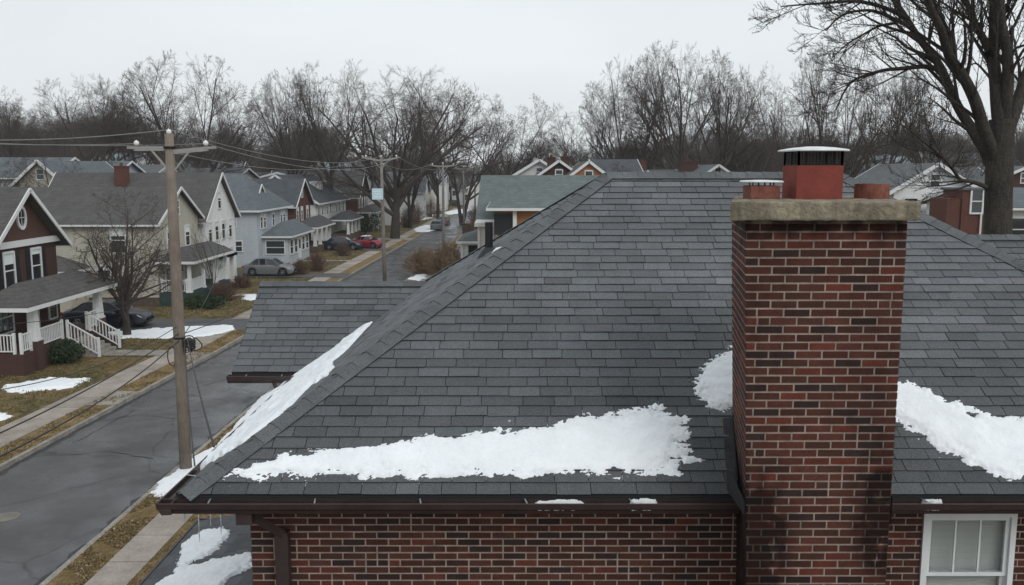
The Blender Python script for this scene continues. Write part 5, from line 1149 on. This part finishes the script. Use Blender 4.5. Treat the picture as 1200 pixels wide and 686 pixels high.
# front yard tree, left
t = list(tree_proto(41, H=8.6, trunk_frac=-.05, r0=.30, nb=(11,6,5,4,4), spread=.98, up=.035, minr=.009, levels=5, jit=.15, env=(.5,.5,.5)))
g3 = gnd(149, 394); s = at(150, 214, g3.y).z/t[2]; wl_ = (76/F*g3.y)/t[3]
mk_tree(t, (g3.x, g3.y, 0), (wl_, wl_, s), 'small vase shaped bare tree in the front yard beside the dark parked car', None, rz=.4, mt=('barkd', 'twig'))
t = list(tree_proto(42, H=6, trunk_frac=.1, r0=.08, nb=(5,5,4,4), spread=.6, up=.05, minr=.006))
g3 = gnd(222, 362); s = 4.9/t[2]
mk_tree(t, (-19.9, 58.5, 0), (s*.8, s*.8, s*1.25), 'thin young bare tree in front of the white porch', None, mt=('barkd', 'twig'))
# the big tree at the right, limbs traced into real space
BY_ = 21.0; tr = MB(); cr = MB(); rb = random.Random(3)
def path(pts): return [at(u, v, BY_+dy) for (u, v, dy) in pts]
def limb(mb, pts, r0, r1, kids=8, kl=2.2, lv=3, sides=8):
    P = path(pts) if not isinstance(pts[0], Vector) else pts
    Q = []      # smooth (Catmull-Rom) and add small wobble
    for i in range(len(P)-1):
        a, b, c, d = P[max(i-1,0)], P[i], P[i+1], P[min(i+2, len(P)-1)]
        for k in range(5):
            t = k/5; q = .5*((2*b)+(-a+c)*t+(2*a-5*b+4*c-d)*t*t+(-a+3*b-3*c+d)*t*t*t); Q.append(q+noise.noise_vector(q*1.3)*.035)
    Q.append(P[-1]); n = len(Q); rad = [lerp(r0, r1, (i/(n-1))**.85) for i in range(n)]; mb.tube(Q, rad, sides)
    def twigs(Q, rad, kids, kl, lv):
        n = len(Q)-1
        for k in range(kids):
            t = lerp(.18, 1, (k+rb.random())/kids); x = min(t*n, n-.001); i = int(x); p = Q[i].lerp(Q[i+1], x-i); d = (Q[i+1]-Q[i]).normalized(); ra = lerp(rad[i], rad[i+1], x-i)
            ax = Matrix.Rotation(rb.random()*6.28, 3, d) @ d.orthogonal().normalized(); ang = rb.uniform(.4, .85); nd = (d*math.cos(ang)+ax*math.sin(ang)+V((0,0,.12))).normalized(); L = kl*rb.uniform(.6, 1.2)*(1.1-.4*t)
            rr = max(min(ra*.5, .05), .006); pts = [p]; rads = [rr]
            if lv == 0: cr.cone3(p, p+nd*L, .0055); continue
            m = 5 if lv > 1 else 3; q = p
            for j in range(m): nd = (nd+V((rb.gauss(0,.09), rb.gauss(0,.09), rb.gauss(0,.08)+.04))).normalized(); q = q+nd*L/m; pts.append(q); rads.append(max(rr*(1-.8*(j+1)/m), .003))
            cr.tube(pts, rads, 4 if lv > 1 else 3); twigs(pts, rads, 5 if lv > 1 else 4, L*.55, lv-1)
    twigs(Q, rad, kids, kl, lv)
base = at(1168, 290, BY_); zb = 0
P = [V((base.x+.1, BY_, -.2)), V((base.x+.05, BY_, 2.0)), at(1169, 290, BY_), at(1170, 230, BY_), at(1172, 180, BY_), at(1174, 140, BY_)]
n = len(P); tr.tube(P, [.44, .35, .31, .30, .30, .27], 16)
limb(tr, [(1173,150,0),(1168,110,0),(1164,70,.1),(1164,30,.2),(1165,-20,.3),(1160,-90,.3)], 0.175, 0.08, 10, 2.4)
limb(tr, [(1176,150,0),(1181,100,-.2),(1180,60,-.3),(1173,20,-.4),(1172,-30,-.5),(1180,-80,-.6)], 0.15, 0.07, 10, 2.2)
limb(tr, [(1180,155,0),(1190,125,.1),(1199,98,.3),(1215,60,.6),(1240,10,1),(1262,-60,1.4)], 0.17, 0.07, 10, 2.4)
limb(tr, [(1168,195,0),(1157,165,-.2),(1143,120,-.5),(1128,88,-.8),(1113,68,-1.1),(1102,35,-1.4),(1088,0,-1.6),(1078,-50,-1.9)], 0.165, 0.06, 14, 2.2)
limb(tr, [(1166,205,0),(1154,178,.2),(1138,150,.5),(1121,124,.8),(1104,84,1.1),(1090,62,1.3),(1072,38,1.5),(1056,14,1.7),(1040,-12,2),(1020,-50,2.2)], 0.155, 0.055, 14, 2.2)
limb(cr, [(1102,82,1.1),(1085,79,1.3),(1063,80,1.4),(1040,82,1.5),(1018,88,1.7),(999,96,1.9),(988,110,2.1),(980,128,2.2)], 0.068, 0.016, 14, 1.4, 3)
limb(cr, [(1072,36,1.5),(1058,28,1.2),(1044,21,1.1),(1022,13,1),(999,14,.9),(982,22,.8),(968,36,.8)], 0.064, 0.016, 12, 1.3, 3)
limb(cr, [(1060,22,1.6),(1040,10,1.3),(1011,3,1.2),(985,2,1),(958,4,.8),(935,5,.7),(915,8,.6)], 0.064, 0.012, 14, 1.3, 3)
limb(cr, [(1050,27,1.5),(1030,30,1.7),(1011,41,1.8),(990,54,2),(975,68,2.2)], 0.040, 0.010, 10, 1.1, 3)
limb(tr, [(1160,62,0),(1152,46,.4),(1142,25,.6),(1131,0,.8),(1122,-30,1)], 0.104, 0.048, 8, 1.8)
limb(cr, [(1131,5,.8),(1120,-5,.8),(1105,-8,.8),(1080,-25,.8)], 0.048, 0.016, 6, 1.6)
limb(cr, [(1113,60,-1.1),(1112,40,-1.2),(1098,10,-1.3),(1092,-20,-1.3)], 0.056, 0.024, 8, 1.6)
limb(cr, [(1161,222,0),(1150,217,-.2),(1138,213,-.4),(1125,210,-.5),(1118,200,-.7),(1108,188,-.9),(1098,180,-1.1),(1080,165,-1.4),(1062,150,-1.6),(1040,140,-1.8)], 0.060, 0.010, 16, 1.5, 3)
limb(cr, [(1108,188,-.9),(1090,178,-1),(1070,176,-1.2),(1045,170,-1.5),(1020,172,-1.7)], 0.024, 0.006, 10, 1.1, 2)
limb(cr, [(1166,100,.1),(1150,80,.6),(1140,75,.8),(1125,85,1)], 0.036, 0.010, 8, 1.1, 2)
limb(cr, [(1182,72,-.3),(1185,50,-.3),(1187,30,-.3)], 0.048, 0.036, 1, .3, 0)
limb(cr, [(1180,85,-.3),(1188,60,-.4),(1198,54,-.5),(1215,50,-.6)], 0.048, 0.016, 6, 1.4, 2)
root = thing('bare_tree', 'huge dark bare tree with forking limbs close at the right edge', 'tree', (base.x, BY_, 0))
tr.build('trunk', M['barkd'], root, smooth=True); cr.build('crown', M['barkd'], root)

# ------------------------------------------------------------------ bushes
def twigbush(loc, r, h, label, n=260, mt='twigt', group=None, seed=0, name='bare_bush'):
    rr = random.Random(seed); st = MB(); x, y, z = loc
    for k in range(n):
        a = rr.random()*6.28; q = rr.random()**.6*r*.35; p = V((x+q*math.cos(a), y+q*math.sin(a), z-.05)); o = rr.random()**.7*r; hh = h*math.sqrt(max(.05, 1-(o/r)**2))*rr.uniform(.6, 1.1)
        e = V((x+o*math.cos(a), y+o*math.sin(a), z+hh)); mid = p.lerp(e, .55)+V((0,0,hh*.12)); st.tube([p, mid, e], [.018, .012, .005], 3)
        for j in range(7): b = mid.lerp(e, rr.random()); st.cone3(b, b+V((rr.gauss(0,.3), rr.gauss(0,.3), rr.uniform(0,.35)))*r*.4, .008+.004*r)
    o = st.build(name, M[mt], None, loc=(x, y, z)); return tag(o, label, 'bush', group)
def leafbush(loc, r, h, label, n=1500, mt='ever', seed=0, group=None, ry=None, ls=.07):
    rr = random.Random(seed); m = MB(); x, y, z = loc; ry = ry or r
    for k in range(n):
        d = V((rr.gauss(0,1), rr.gauss(0,1), rr.gauss(0,1))).normalized()*rr.random()**.35; k2 = 1+.35*noise.noise(d*2.2+V((seed,0,0)))
        p = V((x+d.x*r*k2, y+d.y*ry*k2, z+h*.5+d.z*h*.52*k2)); a = V((rr.gauss(0,1), rr.gauss(0,1), rr.gauss(0,1))).normalized(); b = a.orthogonal().normalized(); s = ls*rr.uniform(.6, 1.4)
        m.face([p-a*s, p-b*s*.5, p+a*s, p+b*s*.5])
    for k in range(12): m.tube([(x, y, z), (x+rr.uniform(-r,r)*.5, y+rr.uniform(-ry,ry)*.5, z+h*.7)], [.02, .01], 3)
    o = m.build('evergreen_bush', M[mt], None, loc=(x, y, z)); return tag(o, label, 'bush', group)
p = gnd(72, 428); leafbush((p.x, p.y+.4, 0), .85, 1.1, 'dark green bush left of the red brick house steps', seed=1)
p = gnd(497, 324); twigbush((p.x-.2, p.y+2, 0), 2.2, 2.3, 'broad tan twiggy bush at the kerb right of the road', seed=2, n=340); twigbush((-5.6, 75, 0), 2.3, 3.0, 'taller tan twiggy bush behind the broad one, by the third pole', seed=3, n=340)
twigbush((-4.4, 68.5, 0), 1.6, 2.6, 'tan twiggy bush against the small garage', seed=4, n=200)
for k, (u, v, r_, h_, mt, lab) in enumerate(((372,318,1.3,1.7,'twigr','red brown bush in front of the pale blue porch'),(352,322,1.0,1.3,'twigr','low red brown bush by the pale blue house corner'),(338,322,.8,1.0,'twigt','small pale bush beside the silver car'),(262,352,1.3,1.3,'twigr','brown bush at the corner of the white house'),(282,338,1.0,1.1,'twigr','brown bush behind the silver car'),(402,300,1.2,1.4,'twigr','dark bush in front of the dark brick porch'),(240,360,1.5,.8,'ever','dark low hedge at the foot of the white porch'),(122,405,1.1,.6,'twigr','low brown bush at the foot of the front yard tree'),(205,352,1.2,.9,'twigr','low brown bush against the cream house'),(425,272,1.4,3.0,'twigr','tall dark bush before the brownish house'),(418,276,1.6,2.2,'ever','evergreen bush before the brownish house'),(435,272,1.6,3.0,'ever','round evergreen next to the pole sign'))):
    p = gnd(u, v)
    (leafbush if mt == 'ever' else twigbush)((p.x, p.y, 0), r_, h_, lab, seed=20+k, mt=mt, **({'n': 150} if mt != 'ever' else {'ls': .1}))
for k, (x, y, h) in enumerate(((-12.6-4, 150, 4), (-17, 158, 3), (-6, 150, 3.5), (-5.5, 118, 2.5), (-4.5, 135, 3), (-15.5, 172, 4), (-5, 108, 2.4), (-16.8, 142, 3))):
    twigbush((x, y, 0), h*.6, h, 'dark shrub among the far front yards of the street', seed=50+k, mt='twigr', n=140, group='far street shrubs')

# ------------------------------------------------------------------ cars
def car(loc, rz, paintm, label, L=4.7, Wd=1.82, Hh=1.45, suv=False, group='cars parked along the street', snowtop=False):
    root = thing('parked_car', label, 'car', loc, group, rz); hl = L/2; wb = L*.29; wr = .33; W = Wd/2
    xs = [(-hl)+L*k/60 for k in range(61)]
    def hoodz(x):  # belt / deck height
        t = (x+hl)/L
        return interp([(0,.70),(.02,.88),(.06,.98),(.2,1.0),(.55,.99),(.72,.95),(.93,.80),(.985,.66),(1,.48)], t)*(1.06 if suv else 1)
    def halfw(x): t = (x+hl)/L; return W*interp([(0,.72),(.03,.86),(.10,.96),(.25,1),(.75,1),(.9,.95),(.97,.84),(1,.68)], t)
    def lowz(x):
        z = .20+.08*sstep(.92, 1, (x+hl)/L)+.08*sstep(.08, 0, (x+hl)/L)
        for xw in (-wb, wb*1.02):
            d = abs(x-xw)
            if d < wr+.06: z = max(z, wr+math.sqrt(max(0, (wr+.06)**2-d*d)))
        return z
    m = MB(); rings = []
    for x in xs:
        w = halfw(x); zt = hoodz(x); zl = min(lowz(x), zt-.06); half = [(w*.94, zl), (w*1.0, max(zl+.02, lerp(zl, zt, .35))), (w*1.0, lerp(zl, zt, .62)), (w*.965, lerp(zl, zt, .86)), (w*.90, zt-.015), (w*.6, zt+.02), (0, zt+.035)]
        full = half+[(-a, b) for a, b in reversed(half[:-1])]; rings.append([len(m.v)+i for i in range(len(full))]); m.v += [(x, a, b) for a, b in full]
    for a, b in zip(rings, rings[1:]):
        for i in range(len(a)-1): m.f.append((a[i], b[i], b[i+1], a[i+1])); m.c.append((1,1,1))
    for rg in (rings[0], rings[-1]): m.f.append(tuple(rg)); m.c.append((1,1,1))
    m.build('body', M[paintm], root, local=True, smooth=True)
    m = MB(); m.box((-hl+.12, -W*.80, .18), (hl-.15, W*.80, .62)); m.build('underbody', M['rubber'], root, local=True)
    # greenhouse
    zr = Hh; prof = [(-.43 if suv else -.37, .98), (-.39 if suv else -.24, zr-.05), (-.20, zr), (.02, zr-.0), (.10, zr-.06), (.24, .97)]
    def gw(z): return lerp(W*.90, W*.70, max(0, min(1, (z-.97)/(zr-.97))))
    m = MB(); P = [(a*L, z) for a, z in prof]
    L1 = [(x, -gw(z), z) for x, z in P]; L2 = [(x, gw(z), z) for x, z in P]; n = len(P)
    m.mesh(L1+L2, [tuple(range(n))]+[tuple(reversed(range(n, 2*n)))]+[(i, i+n, i+n+1, i+1) for i in range(n-1)]); m.build('glass', M['pane'], root, local=True)
    m = MB(); xi = [P[1], P[2], P[3], P[4]]; rg = []
    for x, z in xi: g_ = gw(z)+.012; rg.append([(x, -g_, z-.035), (x, -g_*.93, z+.012), (x, 0, z+.035), (x, g_*.93, z+.012), (x, g_, z-.035)])
    for a, b in zip(rg, rg[1:]):
        for i in range(4): m.face([a[i], b[i], b[i+1], a[i+1]])
    for s in (-1, 1):
        for (p, q) in ((P[0], P[1]), (P[5], P[4])): m.bar((p[0], s*(gw(p[1])+.004), p[1]-.03), (q[0], s*(gw(q[1])+.004), q[1]-.02), .07, .05)
        for a in (-.02, -.20 if suv else -.155): m.bar((a*L, s*(gw(.97)+.005), .96), ((a-.005)*L, s*(gw(zr)+.004), zr-.03), .03, .07, up=(1,0,0))
    m.build('roof', M[paintm], root, local=True)
    for sx in (-1, 1):
        for s in (-1, 1):
            x = wb*(1.02 if sx > 0 else -1); y = s*(W-.12); w = MB(); n = 24
            w.tube([(x, y-.10, wr), (x, y-.09, wr), (x, y+.09, wr), (x, y+.10, wr)], [wr*.86, wr, wr, wr*.86], n, True); wo = w.build('wheel', M['rubber'], root, local=True, smooth=False)
            w = MB(); yo = y+s*.102; w.tube([(x, yo, wr), (x, yo+s*.006, wr)], [wr*.62, wr*.60], 18, False)
            for k in range(6): a = k*math.pi/3; w.bar((x, yo+s*.004, wr), (x+wr*.6*math.cos(a), yo+s*.006, wr+wr*.6*math.sin(a)), .02, .07, up=(0,1,0))
            w.tube([(x, yo, wr), (x, yo+s*.012, wr)], [.06, .05], 10, True); w.build('rim', M['alu'], wo, local=True)
    for s in (-1, 1):
        m = MB(); m.mesh([(hl-.16, s*W*.56, .62), (hl-.30, s*W*.90, .66), (hl-.42, s*W*.93, .76), (hl-.20, s*W*.58, .74), (hl-.06, s*W*.54, .60), (hl-.16, s*W*.86, .60)], [(0,1,2,3), (4,5,1,0), (4,0,3), (5,2,1), (4,5,2,3)]); m.build('headlight', M['lamp'], root, local=True)
        m = MB(); m.box((-hl+.01, min(s*W*.55, s*W*.86), .72), (-hl+.20, max(s*W*.55, s*W*.86), .86)); m.build('taillight', M['redlamp'], root, local=True)
        m = MB(); m.box((.17*L, min(s*(W*.9), s*(W*1.1)), .96), (.17*L+.12, max(s*(W*.9), s*(W*1.1)), 1.08)); m.build('mirror', M[paintm], root, local=True)
        m = MB(); 
        for a in (.13, -.07): m.box((a*L, s*W*.985-.01, .86), (a*L+.15, s*W*.985+.02, .885))
        m.build('door_handle', M['alu'], root, local=True)
    m = MB(); m.box((hl-.08, -W*.42, .42), (hl+.012, W*.42, .56)); m.build('grille', M['dark'], root, local=True)
    if snowtop: m = MB(); m.box((-.18*L, -W*.62, zr+.03), (.03*L, W*.62, zr+.09)); m.build('roof_snow', M['snow'], root, local=True)
    return root
p = gnd(127, 388); car((-23.5, 51.0, .045), 0, 'pnavy', 'dark navy car parked on the driveway beside the red brick house', L=4.85)
car((-20.9, 76.1, .045), 0, 'psilver', 'silver grey car parked between the white and the pale blue house', L=4.4, Hh=1.48)
car((-19.4, 101.2, .045), 0, 'pnavy', 'dark car parked in front of the dark brick house', L=4.6)
car((-16.8, 103.5, .03), R(-20), 'pred', 'red car parked nose out beside the dark car', L=3.6, Hh=1.35, snowtop=True)
p = gnd(503, 262); car((xl(137)+1.2, 137, -.12), R(88), 'pgrey', 'grey car parked at the left kerb far up the street', L=4.5)
car((xl(152)+.9, 150, -.12), R(88), 'pgrey', 'second grey car at the left kerb just past the first', L=4.5)
car((-9.0, 214, .02), R(0), 'pwhite', 'white van standing across the far end of the street', L=5.2, Hh=2.1, suv=True); car((-3.5, 218, .02), R(0), 'pwhite', 'white car right of the white van at the far end of the street', L=4.6, Hh=1.7, suv=True)
# black bin
p = gnd(538, 274); Bn = thing('rubbish_bin', 'black wheeled bin standing at the right kerb far up the street', 'bin', (-6.6, 128, 0))
m = MB(); m.mesh([(-7.2+a, 127.5+b, z) for z, e in ((.08, .1), (1.35, 0)) for a, b in ((e, e), (1.2-e, e), (1.2-e, 1-e), (e, 1-e))], [(0,1,5,4),(1,2,6,5),(2,3,7,6),(3,0,4,7),(3,2,1,0)]); m.build('body', M['binm'], Bn)
m = MB(); m.box((-7.27, 127.42, 1.351), (-5.93, 128.55, 1.45)); m.build('lid', M['binm'], Bn)
for xx in (-7.0, -6.2): m = MB(); m.cyl((xx-.03, 128.5, .12), (xx+.03, 128.5, .12), .12, 12); m.build('wheel', M['rubber'], Bn)

# ------------------------------------------------------------------ sky, sun, haze, camera
w = bpy.data.worlds.new('World'); sc.world = w; w.use_nodes = True; nt = w.node_tree; N = nt.nodes; Lk = nt.links; bg = N['Background']
sk = N.new('ShaderNodeTexSky'); sk.sky_type = 'NISHITA'; sk.sun_disc = False; sk.sun_elevation = R(38); sk.sun_rotation = R(145)
hsv = N.new('ShaderNodeHueSaturation'); hsv.inputs['Saturation'].default_value = .12; Lk.new(sk.outputs[0], hsv.inputs['Color'])
tc = N.new('ShaderNodeTexCoord'); sx = N.new('ShaderNodeSeparateXYZ'); Lk.new(tc.outputs['Generated'], sx.inputs[0])
rp = N.new('ShaderNodeValToRGB'); rp.color_ramp.elements[0].position = .0; rp.color_ramp.elements[0].color = (.80, .84, .86, 1); rp.color_ramp.elements[1].position = .5; rp.color_ramp.elements[1].color = (.74, .80, .84, 1)
Lk.new(sx.outputs[2], rp.inputs[0])
cn = N.new('ShaderNodeTexNoise'); cn.inputs['Scale'].default_value = 1.6; cn.inputs['Detail'].default_value = 4; mp = N.new('ShaderNodeMapping'); mp.inputs['Scale'].default_value = (1, 1, 3.5); Lk.new(tc.outputs['Generated'], mp.inputs[0]); Lk.new(mp.outputs[0], cn.inputs['Vector'])
cr_ = N.new('ShaderNodeMapRange'); cr_.inputs[1].default_value = .3; cr_.inputs[2].default_value = .7; cr_.inputs[3].default_value = 9.7; cr_.inputs[4].default_value = 11.4; Lk.new(cn.outputs[0], cr_.inputs[0])
vm = N.new('ShaderNodeVectorMath'); vm.operation = 'SCALE'; Lk.new(rp.outputs[0], vm.inputs[0]); Lk.new(cr_.outputs[0], vm.inputs['Scale'])
mx = N.new('ShaderNodeMix'); mx.data_type = 'RGBA'; mx.inputs[0].default_value = .92; Lk.new(hsv.outputs[0], mx.inputs[6]); Lk.new(vm.outputs[0], mx.inputs[7])
Lk.new(mx.outputs[2], bg.inputs['Color']); bg.inputs['Strength'].default_value = .1
sd = bpy.data.lights.new('sun', 'SUN'); sd.energy = 1.1; sd.angle = R(30); sd.color = (1, .985, .96); so = bpy.data.objects.new('sun', sd); COL.objects.link(so)
so.rotation_euler = (R(52), 0, R(35))
if HAZE > 0:
    m = MB(); m.box((-700, -70, -2), (700, 560, 45)); hz = bpy.data.materials.new('haze'); hz.use_nodes = True; n2 = hz.node_tree; n2.nodes.remove(n2.nodes['Principled BSDF']); pv = n2.nodes.new('ShaderNodeVolumePrincipled'); pv.inputs['Color'].default_value = (.9, .93, .95, 1); pv.inputs['Density'].default_value = HAZE; n2.links.new(pv.outputs[0], n2.nodes['Material Output'].inputs['Volume'])
    tag(m.build('haze', hz, None), kind='stuff')
cd = bpy.data.cameras.new('camera'); cam = bpy.data.objects.new('camera', cd); COL.objects.link(cam); cam.location = (0, 0, CAMH); cam.rotation_euler = (R(90)-TH, 0, 0)
cd.sensor_width = 36; cd.lens = 36*F/1200; cd.clip_end = 5000; sc.camera = cam
sc.view_settings.view_transform = 'Standard'; sc.view_settings.look = 'None'; sc.view_settings.exposure = EXPO; sc.view_settings.gamma = 1
